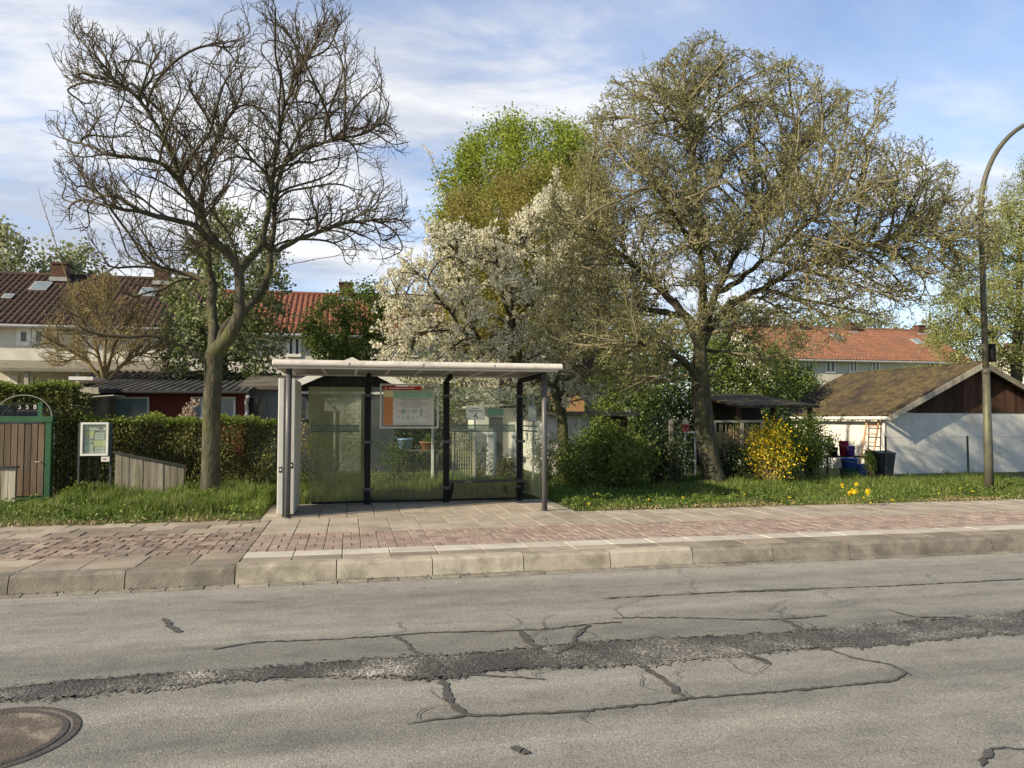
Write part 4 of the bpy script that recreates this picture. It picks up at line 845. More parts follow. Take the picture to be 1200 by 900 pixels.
for k in range(8):
    a, c = x+RNG.normal(0, .17), y+RNG.normal(0, .1); h = random.uniform(.22, .36)
    m = MB(); m.tube([(x+(a-x)*.4, y+(c-y)*.4, z), (a, c, z+h)], .004, 4); part('stem', m, M['grass'], t)
    m = MB(); m.leaves(np.array((a, c, z+h))+RNG.normal(0, .012, (9, 3)), .065, .6); part('flower_head', m, M['yellow'], t)

# ------------------------------------------------------------------ bus shelter
FY, BY, SX0, SX1 = 11.3, 12.8, ax(338, 11.3), ax(637, 11.35)
XA, XB, XC = ax(431, BY), ax(523, BY), ax(609, BY)
t = thing('bus_shelter', 'grey metal bus shelter with glass walls, flat pale roof and bench', 'bus shelter', (1.0, 12.0, .17)); SH = t
rx0, rx1, ry0, ry1, rz0, rz1 = ax(318, 10.98), ax(660, 10.98), 10.98, 12.98, 2.335, 2.428
m = MB(); m.prism([(ry0+.02, rz0), (ry1, rz0), (ry1, rz1), (ry0+.05, rz1), (ry0+.012, rz1-.02), (ry0, rz1-.05), (ry0, rz0+.02)], rx0, rx1, 'x'); rf = part('roof', m, M['alu_roof'], t, bevel=.008)
m = MB(); m.box(rx0+.03, rx1-.03, ry0+.03, ry1-.02, rz0-.004, rz0-.0005); part('soffit', m, M['soffit'], rf)
m = MB()
for k in range(9):
    x = rx0+.2+k*(rx1-rx0-.4)/8; m.box(x-.02, x+.02, ry0+.12, ry1-.1, rz0-.022, rz0-.002)
m.box(rx0+.06, rx1-.06, ry0+.06, ry0+.1, rz0-.03, rz0-.002); m.box(rx0+.06, rx1-.06, ry1-.08, ry1-.04, rz0-.03, rz0-.002); part('roof_rib', m, M['alu'], rf)
for x, y in ((SX0, FY), (SX1, FY)):
    m = MB(); m.smooth = True; m.tube([(x, y, .15), (x, y, 1.2), (x, y, rz0)], .043, 14); m.tube([(x, y, .165), (x, y, .18)], .075, 14); part('front_post', m, M['post_grey'], t)
for x in (XA, XB, XC):
    m = MB(); m.box(x-.05, x+.05, BY-.045, BY+.045, .15, 2.22); part('rear_post', m, M['post_dark'], t, bevel=.008)
    yf = FY+.06 if x == XC else BY-.5; xf = SX1-.0 if x == XC else x
    m = MB(); m.smooth = True
    m.tube([(x, BY, 2.14), (x, BY-.02, 2.215), (x+(xf-x)*.12, BY-.12, 2.255), (x+(xf-x)*.6, (BY+yf)/2-.1, 2.262), (xf, yf, 2.27)], .045, 10); m.tube([(xf, yf+.05, 2.26), (xf, yf+.05, 2.335)], .02, 8); part('roof_bracket', m, M['post_dark'], t)
m = MB(); m.box(SX0+.26, SX1-.05, BY-.022, BY+.022, .19, .225); part('sill_rail', m, M['post_dark'], t); m = MB(); m.box(SX0+.26, XA-.05, BY-.018, BY+.018, 2.12, 2.15); part('head_rail', m, M['post_dark'], t)
# glass
def pane(x0, x1, z0, z1, mat, name='glass_pane', y=BY, th=.008):
    m = MB(); m.box(x0, x1, y-th/2, y+th/2, z0, z1); return part(name, m, mat, t)
p1 = pane(SX0+.2, XA-.055, .23, 2.12, M['glass_dirty'])
p2 = pane(XA+.055, XB-.055, .23, 2.12, M['glass'])
p3 = pane(XB+.055, XC-.055, .23, 2.12, M['glass'])
m = MB(); m.box(XC+.02, XC+.028, FY+.12, BY-.06, .35, 2.1); p4 = part('glass_pane', m, M['glass'], t)
def band(x0, x1, z, pn, y=BY-.0065):
    m = MB(); m.box(x0, x1, y-.001, y+.001, z-.045, z+.045); part('frosted_strip', m, M['decal'], pn)
    m = MB(); m.box(x0, x1, y-.002, y-.0005, z+.046, z+.062); m.box(x0, x1, y-.002, y-.0005, z-.062, z-.046); part('strip_edge', m, M['decal_line'], pn)
zb = az(480, 502, BY)
band(SX0+.24, XA-.14, zb, p1); band(XB+.08, XC-.08, zb, p3)
m = MB()
for dz in (.04, -.04): m.box(XC+.013, XC+.019, FY+.2, BY-.1, zb+dz-.011, zb+dz+.011)
part('strip_edge', m, M['decal_line'], p4)
for x in (XA, XB, XC):
    for zc_ in (.42, 1.2, 1.98):
        m = MB(); m.box(x-.085, x+.085, BY-.058, BY-.047, zc_-.022, zc_+.022); m.tube([(x-.07, BY-.062, zc_), (x-.07, BY-.056, zc_)], .011, 8); m.tube([(x+.07, BY-.062, zc_), (x+.07, BY-.056, zc_)], .011, 8); part('glass_clamp', m, M['post_grey'], t)
for k in (1, 2, 3):
    x = rx0+(rx1-rx0)*k/4; m = MB(); m.box(x-.004, x+.004, ry0-.003, ry0+.03, rz0+.005, rz1-.03); part('fascia_joint', m, M['post_grey'], rf)
# info panel
ix0, ix1, iz1, iz0 = ax(445, BY-.05), ax(514, BY-.05), az(480, 450, BY-.05), az(480, 502, BY-.05)
yp = BY-.05
m = MB(); w = .028; m.box(ix0, ix1, yp-.02, yp+.03, iz1-w, iz1); m.box(ix0, ix1, yp-.02, yp+.03, iz0, iz0+w); m.box(ix0, ix0+w, yp-.02, yp+.03, iz0+w, iz1-w); m.box(ix1-w, ix1, yp-.02, yp+.03, iz0+w, iz1-w)
fr = part('timetable_frame', m, M['alu'], t)
def flat(mb, x0, x1, z0, z1, y): mb.box(x0, x1, y-.0015, y, z0, z1)
W_, H_ = ix1-ix0, iz1-iz0; fx = lambda u: ix0+u*W_; fz = lambda v: iz1-v*H_
def rects(name, mat, rs, y, par):
    m = MB()
    for u0, u1, v0, v1 in rs: flat(m, fx(u0), fx(u1), fz(v1), fz(v0), y)
    return part(name, m, mat, par)
rects('poster_sheet', M['paper'], [(.06, .92, .13, .93)], yp+.012, fr)
rects('red_header', M['red_print'], [(.05, .7, .05, .14)], yp+.006, fr)
rects('header_print', M['paper'], [(.09, .11, .07, .12), (.15, .58, .088, .108)], yp+.003, fr)
rects('route_mark', M['grey_print'], [(.74, .92, .07, .125)], yp+.006, fr)
rects('orange_column', M['orange_print'], [(.065, .22, .3, .92)], yp+.006, fr); rects('column_head', M['yellow_print'], [(.065, .22, .15, .29)], yp+.006, fr)
rects('green_field', M['green_print'], [(.235, .9, .15, .32)], yp+.006, fr)
ln = []
for k, (a, c) in enumerate(((.32, .84), (.4, .72), (.26, .86), (.34, .78), (.4, .7))): ln.append((a, c, .345+k*.043, .352+k*.043))
for k in range(14):
    u = .3+(k % 7)*.08; v = .6+(k//7)*.14; ln.append((u, u+.035, v, v+.01))
ln += [(.26, .88, .9, .905)]
rects('poster_text', M['ink'], ln, yp+.006, fr)
rects('map_print', M['green_print'], [(.36, .43, .57, .67), (.55, .62, .6, .64), (.68, .72, .56, .72), (.45, .5, .74, .78)], yp+.0075, fr)
# bench
zs = az(566, 563, BY-.3); m = MB(); m.box(XB+.02, XC+.03, BY-.42, BY-.12, zs-.035, zs+.005); bs = part('bench_seat', m, M['bench_wood'], t, bevel=.01)
for x in (XB+.06, XC-.02):
    m = MB(); m.tube([(x, BY-.03, .24), (x, BY-.12, .3), (x+.02, BY-.28, zs-.04)], .026, 8); part('bench_bracket', m, M['post_dark'], t)
# advertising case along the left end
cx0, cx1, cy0, cy1 = ax(326, FY+.15), ax(346, FY+.15), FY+.12, BY-.02; zt, zl = az(335, 443, FY), .2
t2 = thing('display_case', 'tall slim pale metal display case closing the left end of the shelter', 'display case', ((cx0+cx1)/2, (cy0+cy1)/2, .17))
m = MB(); m.box(cx0, cx0+.085, cy0, cy1, zl, zt); part('side_profile', m, M['alu'], t2, bevel=.012)
m = MB(); m.box(cx1-.085, cx1, cy0, cy1, zl, zt); part('side_profile', m, M['alu'], t2, bevel=.012)
m = MB(); m.box(cx0+.087, cx1-.087, cy0+.03, cy1-.03, zl+.02, zt-.02); part('core', m, M['post_grey'], t2)
for x in (cx0+.045, cx1-.045):
    zk = az(335, 551 if x < (cx0+cx1)/2 else 546, FY); m = MB(); m.box(x-.022, x+.022, cy0-.006, cy0+.01, zk-.04, zk+.04); lk = part('lock', m, M['post_dark'], t2)
    m = MB(); m.box(x-.011, x+.011, cy0-.009, cy0-.004, zk-.016, zk+.016); part('lock_plate', m, M['paper'], lk)
for y in (cy0+.1, cy1-.3): m = MB(); m.box(cx0+.09, cx0+.13, y, y+.1, .16, .22); part('foot', m, M['post_dark'], t2)

# ------------------------------------------------------------------ signs in the garden seen through the shelter
def text_mesh(txt, size, depth=.006):
    cu = bpy.data.curves.new('t', 'FONT'); cu.body = txt; cu.size = size; cu.extrude = depth/2; cu.align_x = 'CENTER'; cu.align_y = 'CENTER'
    o = bpy.data.objects.new('t', cu); COL.objects.link(o); dg = bpy.context.evaluated_depsgraph_get()
    me = bpy.data.meshes.new_from_object(o.evaluated_get(dg)); bpy.data.objects.remove(o); return me
def garden_sign(label, px, py0, py1, w, Y):
    x = ax(px, Y); za, zb_ = az(px, py1, Y), az(px, py0, Y); z0 = float(gh(x, Y)); h = zb_-za
    t = thing('notice_sign', label, 'sign', (x, Y, z0), 'white notices on posts behind the shelter')
    m = MB(); m.box(x-.022, x+.022, Y, Y+.044, z0-.1, zb_+.02); part('post', m, M['white_paint'], t)
    m = MB(); m.box(x-w/2, x+w/2, Y-.014, Y-.002, za, zb_); pl = part('sign_plate', m, M['sign'], t, bevel=.004)
    m = MB(); y = Y-.0145
    flat(m, x-w*.2, x+w*.2, zb_-h*.2, zb_-h*.15, y); flat(m, x-w*.36, x+w*.36, zb_-h*.33, zb_-h*.28, y); flat(m, x-w*.32, x+w*.32, zb_-h*.43, zb_-h*.39, y); part('lettering', m, M['ink'], pl)
    m = MB(); q = lambda u, v: (x+u*w, za+v*h)
    for pl_ in ([(-.12, .24), (-.06, .2), (.08, .44), (.02, .48)], [(-.02, .3), (.03, .32), (.14, .16), (.09, .13)], [(-.02, .2), (.1, .1), (.13, .13), (.02, .24)], [(.03, .46), (.09, .46), (.09, .53), (.03, .53)]):
        m.prism([q(*k) for k in pl_], y-.0018, y-.0002, 'y')
    part('pictogram', m, M['ink'], pl)
garden_sign('white notice plate with black pictogram behind the left shelter pane', 392, 467, 482, .38, 15.0)
garden_sign('white notice plate with black pictogram above the bench', 557, 476, 492, .38, 15.0)
x = ax(625, 14.6); za, zb2 = az(625, 494, 14.6), az(625, 476, 14.6); t = thing('paper_notice', 'blank white narrow notice on a thin post beside the right shelter post', 'sign', (x, 14.6, float(gh(x, 14.6))))
m = MB(); m.box(x-.016, x+.016, 14.61, 14.64, .15, zb2+.2); part('post', m, M['grey_paint'], t)
m = MB(); m.box(x-.1, x+.06, 14.59, 14.602, za, zb2); part('sign_plate', m, M['sign'], t)

# garden gate of beige lattice, posts, rails and white panels behind the bench
Y = 14.9; x0, x1 = ax(530, Y), ax(556, Y); za, zb2 = .32, az(545, 503, Y)
t = thing('lattice_gate', 'beige metal lattice garden gate behind the bench', 'gate', ((x0+x1)/2, Y, float(gh(x0, Y))))
m = MB()
for k in range(9): u = x0+.03+k*(x1-x0-.06)/8; m.box(u-.006, u+.006, Y-.004, Y+.004, za, zb2)
for k in range(15): v = za+.03+k*(zb2-za-.06)/14; m.box(x0+.03, x1-.03, Y+.006, Y+.012, v-.006, v+.006)
part('lattice', m, M['beige_mesh'], t)
m = MB(); m.box(x0, x0+.03, Y-.015, Y+.015, .2, zb2); m.box(x1-.03, x1, Y-.015, Y+.015, .2, zb2); m.box(x0+.03, x1-.03, Y-.015, Y+.015, zb2-.03, zb2); m.box(x0+.03, x1-.03, Y-.015, Y+.015, za-.02, za+.012); part('frame', m, M['beige_mesh'], t)
for lab, px, Yp, top, wd, mt in (('pale metal post beside the lattice gate', 524, 14.9, 497, .05, 'white_paint'), ('tall white post in front of the terracotta pot', 507, 15.1, 499, .045, 'white_paint'), ('grey post with white cap behind the bench middle', 580, 15.2, 503, .05, 'white_paint'), ('wooden fence post beside the dark shrub', 786, 14.3, 492, .07, 'old_wood')):
    x = ax(px, Yp); zt_ = az(px, top, Yp); z0 = float(gh(x, Yp)); m = MB(); m.box(x-wd/2, x+wd/2, Yp-wd/2, Yp+wd/2, z0-.1, zt_-.02)
    m.add([(x-wd/2, Yp-wd/2, zt_-.02), (x+wd/2, Yp-wd/2, zt_-.02), (x+wd/2, Yp+wd/2, zt_-.02), (x-wd/2, Yp+wd/2, zt_-.02), (x, Yp, zt_+.02)], [np.array([(0,1,4),(1,2,4),(2,3,4),(3,0,4)])])
    solo('garden_post', m, M[mt], (x, Yp, z0), lab, 'post', 'posts in the gardens')
for lab, px0, px1, py0, py1, Yp, mt in (('white panel door leaning behind the bench', 570, 579, 502, 548, 17.5, 'white_paint'), ('white tapering panel right of the bench back', 597, 606, 503, 560, 17, 'white_paint')):
    x0, x1 = ax(px0, Yp), ax(px1, Yp); z0 = float(gh(x0, Yp)); z1 = az(px0, py0, Yp)
    t = thing('garden_screen', lab, 'panel', ((x0+x1)/2, Yp, z0)); m = MB(); m.prism([(x0, z0), (x1, z0), (x1-.02, z1), (x0+(.08 if px0 > 590 else .03), z1)], Yp, Yp+.05, 'y'); part('leaf', m, M[mt], t, bevel=.006)
    for z in (z0+.1, z1-.2): m = MB(); m.box(x0+.05, x1-.05, Yp-.012, Yp-.002, z, z+.06); part('batten', m, M['grey_paint'], t)
Yp = 20; x0, x1 = ax(572, Yp), ax(590, Yp); z0 = float(gh(x0, Yp)); za, zb2 = az(580, 487, Yp), az(580, 478, Yp)
t = thing('garden_cabin', 'small garden cabin with teal front and yellow eaves behind the bench', 'shed', ((x0+x1)/2, Yp+.8, z0))
m = MB(); m.box(x0-.3, x1+.6, Yp+.06, Yp+1.6, z0, zb2); part('wall', m, M['white_paint'], t); m = MB(); m.box(x0, x1, Yp, Yp+.055, za, zb2-.02); part('teal_panel', m, M['teal'], t)
m = MB(); m.prism([(x0-.45, zb2), (x1+.7, zb2+.1), (x1+.7, zb2+.16), (x0-.45, zb2+.06)], Yp-.2, Yp+1.8, 'y'); part('roof', m, M['pale_wood'], t); m = MB(); m.box(x0+.02, x1-.02, Yp-.003, Yp+.0, z0+.02, za-.05); part('door', m, M['slate_wall'], t)

def pot(name, label, px, py, Y, r, h, mat, plant=None, cat='pot'):
    x = ax(px, Y); z = float(gh(x, Y)) if py is None else py; t = thing(name, label, cat, (x, Y, z))
    m = MB(); m.smooth = True; m.lathe([(.001, 0), (r*.72, 0), (r*.95, h*.85), (r, h*.86), (r, h), (r*.88, h), (r*.84, h*.8), (.001, h*.78)], (x, Y, z), 20); part('body', m, M[mat], t)
    if plant:
        m = MB(); m.leaves(np.array((x, Y, z+h*1.25))+RNG.normal(0, r*.33, (160, 3)), .06, .5, .6); part('plant', m, M[plant], t)
    else:
        m = MB(); m.lathe([(.001, h*.785), (r*.83, h*.785)], (x, Y, z), 20); part('soil', m, M['earth'], t)
    return t
def table(name, label, x0, x1, y0, y1, z, z0, mat, cat='table'):
    t = thing(name, label, cat, ((x0+x1)/2, (y0+y1)/2, z0)); m = MB(); m.box(x0, x1, y0, y1, z-.03, z); part('top', m, mat, t)
    for x in (x0+.03, x1-.06):
        for y in (y0+.03, y1-.06):
            m = MB(); m.box(x, x+.035, y, y+.035, z0-.02, z-.031); part('leg', m, mat, t)
    return t
zpt = az(480, 527, 16.3)
table('plant_bench', 'low wooden plant bench carrying the blue and terracotta pots', ax(462, 16.3), ax(514, 16.3), 16.1, 16.5, zpt, float(gh(1, 16.3)), M['old_wood'], 'bench')
pot('blue_pot', 'round pale blue glazed pot on the plant bench behind the shelter', 475, zpt, 16.3, .17, .24, 'pale_blue', None)
pot('terracotta_pot', 'wide terracotta pot on the plant bench behind the shelter', 502, zpt, 16.3, .19, .17, 'terracotta', 'green')

# ------------------------------------------------------------------ gate, notice board, wooden screens (left)
Yg = 14.1; gx0, gx1 = ax(-6, Yg), ax(62, Yg); zt = az(30, 490, Yg); z0 = float(gh(gx0+.4, Yg)); zb0 = z0+.06
t = thing('garden_gate', 'brown plank garden gate in a green wooden frame with number plate arch', 'gate', ((gx0+gx1)/2, Yg, z0))
for x in (gx0-.05, gx1-.09):
    m = MB(); m.box(x, x+.09, Yg-.05, Yg+.05, z0-.1, zt-.07); part('frame_post', m, M['green_paint'], t, bevel=.005)
m = MB(); m.box(gx0-.07, gx1+.02, Yg-.06, Yg+.06, zt-.068, zt+.03); part('lintel', m, M['green_paint'], t, bevel=.005)
m = MB(); m.box(gx0+.05, gx1-.1, Yg-.02, Yg+.02, z0-.02, zb0-.003); part('threshold', m, M['green_paint'], t)
lf = thing('leaf', '', '', ((gx0+gx1)/2, Yg, zb0)); 
bpy.data.objects.remove(lf)
m = MB(); xs_ = np.linspace(gx0+.06, gx1-.105, 8)
for a, c in zip(xs_[:-1], xs_[1:]): m.box(a+.007, c-.007, Yg-.035+random.uniform(-.004, .004), Yg-.012, zb0, zt-.09)
lf = part('gate_leaf', m, M['gate_board'], t)
m = MB(); m.box(gx0+.05, gx1-.1, Yg-.01, Yg+.012, zb0+.15, zb0+.25); m.box(gx0+.05, gx1-.1, Yg-.01, Yg+.012, zt-.35, zt-.25); m.box(gx0+.05, gx1-.1, Yg+.013, Yg+.02, zb0, zt-.09); part('back_rail', m, M['green_paint'], lf)
m = MB(); xk = gx1-.16; zk = az(52, 541, Yg); m.tube([(xk, Yg-.036, zk), (xk, Yg-.08, zk), (xk-.07, Yg-.085, zk)], .009, 8); part('handle', m, M['alu'], lf)
# arched metal sign with the plot number, standing on the lintel
zn = az(30, 477, Yg)
arc = [((gx0+gx1)/2-.02+(gx1-gx0)*.49*math.cos(a), Yg+.03, zt+.03+.36*math.sin(a)) for a in np.linspace(math.pi, 0, 18)]
m = MB(); m.tube(arc, .008, 6); part('arch_rod', m, M['wire'], t)
m = MB(); m.box(ax(8, Yg), ax(43.5, Yg), Yg+.028, Yg+.04, zn-.075, zn-.045); m.box(ax(8, Yg), ax(43.5, Yg), Yg+.0285, Yg+.0395, zn+.045, zn+.06); nb = part('number_rail', m, M['cap'], t)
nums = []
for d_, px in (('3', 22), ('5', 31), ('8', 40)):
    me = text_mesh(d_, .105); o = bpy.data.objects.new('digit', me); COL.objects.link(o); me.materials.append(M['paper']); o.parent = nb
    o.rotation_euler = (R(90), 0, 0); o.location = np.array((ax(px, Yg), Yg+.024, az(px, 477, Yg)))-wloc(nb)
m = MB(); xq = ax(46, Yg); m.box(xq-.035, xq+.035, Yg+.02, Yg+.045, zt+.032, az(46, 471, Yg)); part('upright', m, M['green_paint'], t)
m = MB()
for k in range(4):
    a = np.linspace(0, 1, 8); m.tube(np.stack([ax(2, Yg)+a*.3+k*.02, np.full(8, Yg+.0), zt+.03+.24*np.sin(a*math.pi*.55+.15*k)], 1), .008, 5)
part('scroll_bar', m, M['cap'], t)
# notice board
Yn = 14.0; nx0, nx1, nz0, nz1 = ax(96, Yn), ax(128.5, Yn), az(112, 534, Yn), az(112, 495, Yn); z0 = float(gh(nx0, Yn))
t = thing('notice_board', 'white framed glass notice case on two posts in front of the hedge', 'notice board', ((nx0+nx1)/2, Yn, z0))
for x in (nx0-.05, nx1+.015):
    m = MB(); m.box(x, x+.035, Yn-.01, Yn+.03, z0-.1, nz1-.01); part('post', m, M['fence_metal'], t)
m = MB(); w = .035; m.box(nx0, nx1, Yn-.05, Yn, nz1-w, nz1); m.box(nx0, nx1, Yn-.05, Yn, nz0, nz0+w); m.box(nx0, nx0+w, Yn-.05, Yn, nz0+w, nz1-w); m.box(nx1-w, nx1, Yn-.05, Yn, nz0+w, nz1-w); part('frame', m, M['white_paint'], t, bevel=.003)
m = MB(); m.box(nx0+w, nx1-w, Yn-.012, Yn-.002, nz0+w, nz1-w); bk = part('back_panel', m, M['grey_print'], t)
W2, H2 = nx1-nx0-2*w, nz1-nz0-2*w
def sheets(name, mat, rs, y):
    m = MB()
    for u0, u1, v0, v1 in rs: flat(m, nx0+w+u0*W2, nx0+w+u1*W2, nz1-w-v1*H2, nz1-w-v0*H2, y)
    return part(name, m, mat, bk)
sheets('paper_sheet', M['paper'], [(.05, .95, .04, .2), (.05, .28, .45, .9), (.3, .42, .4, .9), (.5, .9, .28, .52), (.52, .92, .78, .97), (.05, .48, .91, .98)], Yn-.0135)
sheets('yellow_sheet', M['yellow_print'], [(.06, .45, .22, .43), (.45, .95, .54, .76)], Yn-.0137)
sheets('printed_lines', M['grey_print'], [(.1, .5, .08, .1), (.55, .85, .08, .12), (.08, .25, .5+0, .51), (.08, .25, .56, .57), (.08, .22, .62, .63), (.08, .25, .68, .69), (.55, .85, .33, .34), (.55, .8, .38, .39), (.55, .85, .43, .44), (.55, .85, .84, .86), (.56, .8, .9, .91)], Yn-.0158)
sheets('red_stamp', M['red_print'], [(.66, .82, .13, .17)], Yn-.0158); sheets('dark_picture', M['ink'], [(.5, .58, .2, .24), (.32, .4, .5, .54), (.32, .4, .62, .66)], Yn-.0158)
m = MB(); m.box(nx0+w, nx1-w, Yn-.04, Yn-.036, nz0+w, nz1-w); part('glass_pane', m, M['glass'], t)
m = MB(); m.box(nx1-.1, nx1+.03, Yn-.06, Yn-.051, nz0-.1, nz0-.015); pq = part('small_plate', m, M['paper'], t); m = MB(); m.box(nx1-.075, nx1-.02, Yn-.062, Yn-.0605, nz0-.065, nz0-.05); part('plate_print', m, M['red_print'], pq)
# slanted plank screens
def screen(name, label, px0, px1, pa, pb, Y, mat):
    x0, x1 = ax(px0, Y), ax(px1, Y); z0 = float(gh((x0+x1)/2, Y)); za, zb = az(px0, pa, Y), az(px1, pb, Y); n = max(3, int((x1-x0)/.1)); t = thing(name, label, 'fence', ((x0+x1)/2, Y, z0))
    m = MB()
    for k in range(n):
        a, c = x0+k*(x1-x0)/n+.003, x0+(k+1)*(x1-x0)/n-.003; f = lambda x: za+(zb-za)*(x-x0)/(x1-x0)
        dy = random.uniform(-.006, .006); m.prism([(a, z0-.05), (c, z0-.05), (c, f(c)), (a, f(a))], Y+dy, Y+.024+dy, 'y')
    part('plank_wall', m, mat, t)
    m = MB(); m.prism([(x0-.03, za+.004), (x1+.03, zb+.004), (x1+.03, zb+.034), (x0-.03, za+.034)], Y-.03, Y+.07, 'y'); part('cap_board', m, M['cap'], t)
    for x in (x0+.02, x1-.07):
        m = MB(); m.box(x, x+.05, Y+.033, Y+.083, z0-.05, min(za, zb)-.05); part('post', m, mat, t)
screen('plank_screen', 'grey weathered plank screen with sloping top beside the bare tree', 136, 217, 531, 548, 13.75, M['old_wood'])
screen('plank_screen', 'pale plank screen in front of the gate at the left edge', -40, 20, 548, 549, 13.6, M['pale_wood'])
t = thing('globe_lamp', 'cream globe garden lamp beside the ivy arch', 'lamp', (ax(86, 16), 16, float(gh(ax(86, 16), 16)))); zz = az(86, 478, 16)
m = MB(); m.smooth = True; m.sphere((ax(86, 16), 16, zz), .12, 9); part('globe', m, M['globe'], t); m = MB(); m.tube([(ax(86, 16), 16, .2), (ax(86, 16), 16, zz-.115)], .02, 8); m.lathe([(.05, -.12), (.06, -.1), (.03, -.1)], (ax(86, 16), 16, zz), 10); part('stand', m, M['cap'], t)

# ------------------------------------------------------------------ sheds and garden houses
def ribbed(x0, x1, y0, z0, y1, z1, pitch=.18, amp=.025, n=6, thick=.0, rows=0, rowstep=.0, sag=0):
    """roof sheet running from (y0,z0) up to (y1,z1): sine ribs along the slope; rows > 0 adds stepped tile courses"""
    xs = np.arange(x0, x1+1e-6, pitch/n); wv = amp*np.abs(np.sin(np.pi*(xs-x0)/pitch)) if rows else amp*np.sin(2*np.pi*(xs-x0)/pitch)
    ts = []
    if rows:
        for k in range(rows): ts += [(k/rows, rowstep), ((k+1)/rows-1e-4, 0)]
    else: ts = [(k/12, 0) for k in range(13)]
    G = np.zeros((len(ts), len(xs), 3))
    for i, (a, o) in enumerate(ts):
        G[i, :, 0] = xs; G[i, :, 1] = y0+(y1-y0)*a; G[i, :, 2] = z0+(z1-z0)*a+o+wv+sag*np.sin(xs*1.1)*a
    return G
def win(par, x0, x1, z0, z1, y, fw=.06, pane='pane', mull=1, frame='white_paint'):
    m = MB(); m.box(x0, x1, y-.04, y+.02, z1-fw, z1); m.box(x0, x1, y-.04, y+.02, z0, z0+fw); m.box(x0, x0+fw, y-.04, y+.02, z0+fw, z1-fw); m.box(x1-fw, x1, y-.04, y+.02, z0+fw, z1-fw)
    for k in range(1, mull): xm = x0+(x1-x0)*k/mull; m.box(xm-fw*.6, xm+fw*.6, y-.04, y+.02, z0+fw, z1-fw)
    w = part('window', m, M[frame], par); m = MB(); m.box(x0+fw*.5, x1-fw*.5, y-.01, y+.012, z0+fw*.5, z1-fw*.5); part('window_pane', m, M[pane], w); return w
# oxide red shed
Y = 20.; x0, x1 = ax(116, Y), ax(287, Y); z0 = .2; ze = az(200, 459, Y)
t = thing('red_shed', 'dark red garden shed with corrugated roof behind the hedge', 'shed', ((x0+x1)/2, Y+1.2, z0))
m = MB(); m.box(x0, x1, Y, Y+2.6, z0-.1, ze-.035); part('wall', m, M['red_wall'], t)
win(t, ax(126, Y), ax(175, Y), az(150, 492, Y), az(150, 465, Y), Y-.021, .045, 'pane_curtain'); win(t, ax(252, Y), ax(276, Y), az(260, 492, Y), az(260, 465, Y), Y-.021, .045, 'pane_curtain'); win(t, ax(224, Y), ax(238, Y), az(230, 492, Y), az(230, 465, Y), Y-.021, .045, 'pane_curtain')
m = MB(); m.smooth = True; m.grid(ribbed(x0-.35, x1+.15, Y-.45, ze, Y+2.7, ze+.42, .19, .028)); rf = part('roof', m, M['corrugated'], t); sl = rf.modifiers.new('thick', 'SOLIDIFY'); sl.thickness = .012
m = MB(); m.tube([(x0-.35, Y-.5, ze-.04), (x1+.15, Y-.5, ze-.03)], .035, 8); part('gutter', m, M['black_wood'], rf)
m = MB(); m.tube([(x1+.12, Y-.48, ze-.1), (x1+.05, Y-.2, ze-.3), (x1+.05, Y-.08, ze-.45), (x1+.05, Y-.08, ze-.7)], .045, 8); part('downpipe', m, M['white_paint'], t)
# low mossy ridge behind it
Y = 23.5; x0, x1 = ax(85, Y), ax(322, Y); ze = az(200, 449, Y); zr = az(200, 438, Y)
t = thing('mossy_garden_house', 'low garden house with black mossy tiled roof behind the red shed', 'shed', ((x0+x1)/2, Y+1.5, .2))
m = MB(); m.box(x0+.2, x1-.2, Y+.2, Y+3.4, .1, ze-.02); part('wall', m, M['black_wood'], t)
m = MB(); m.grid(ribbed(x0, x1, Y, ze, Y+1.8, zr+.12, .2, .06, 6, rows=6, rowstep=.035, sag=.04)); m.grid(ribbed(x0, x1, Y+3.6, ze, Y+1.8, zr+.12, .2, .06, 6, rows=6, rowstep=.035)); part('roof', m, M['black_moss'], t)
m = MB(); xx = ax(120, Y); m.box(ax(84, 22), ax(112, 22), 21.7, 23, az(100, 446, 22), az(100, 442, 22)); part('box_rooflight', m, M['white_paint'], t)
# grey end shed
Y = 21.; x0, x1 = ax(285, Y), ax(338, Y); ze = az(300, 457, Y)
t = thing('grey_shed', 'light grey garden shed with blue-grey window at the end of the red shed', 'shed', ((x0+x1)/2, Y+1, .2))
m = MB(); m.box(x0, x1, Y, Y+2.2, .1, ze); part('wall', m, M['grey_paint'], t); win(t, ax(288, Y), ax(312, Y), az(300, 490, Y), az(300, 464, Y), Y-.021, .05, 'pane', 1, 'grey_paint')
m = MB(); m.prism([(Y-.4, ze), (Y+2.4, ze+.45), (Y+2.4, ze+.53), (Y-.4, ze+.1)], x0-.1, x1+.3, 'x'); part('roof', m, M['corrugated'], t)
# dark flat-roofed hut behind the arch
Y = 18.5; x0, x1 = ax(72, Y), ax(112, Y); ze = az(95, 462, Y)
t = thing('flat_roof_hut', 'dark wooden flat-roofed hut behind the ivy arch', 'shed', ((x0+x1)/2, Y+1, .2))
m = MB()
for k in range(9): a = x0+k*(x1-x0)/9; m.box(a+.004, a+(x1-x0)/9-.004, Y+random.uniform(0, .01), Y+1.6, .1, ze)
part('wall', m, M['old_wood'], t); m = MB(); m.prism([(Y-.35, ze+.02), (Y+1.8, ze+.1), (Y+1.8, ze+.2), (Y-.35, ze+.12)], x0-.35, x1+.15, 'x'); part('roof', m, M['cap'], t)
m = MB(); m.box(x0-.36, x1+.16, Y-.4, Y-.353, ze+.0, ze+.14); part('fascia', m, M['pale_wood'], t); m = MB(); m.box(x0+.32, x0+.38, Y-.02, Y-.002, .2, ze-.1); part('corner_strip', m, M['green_paint'], t)
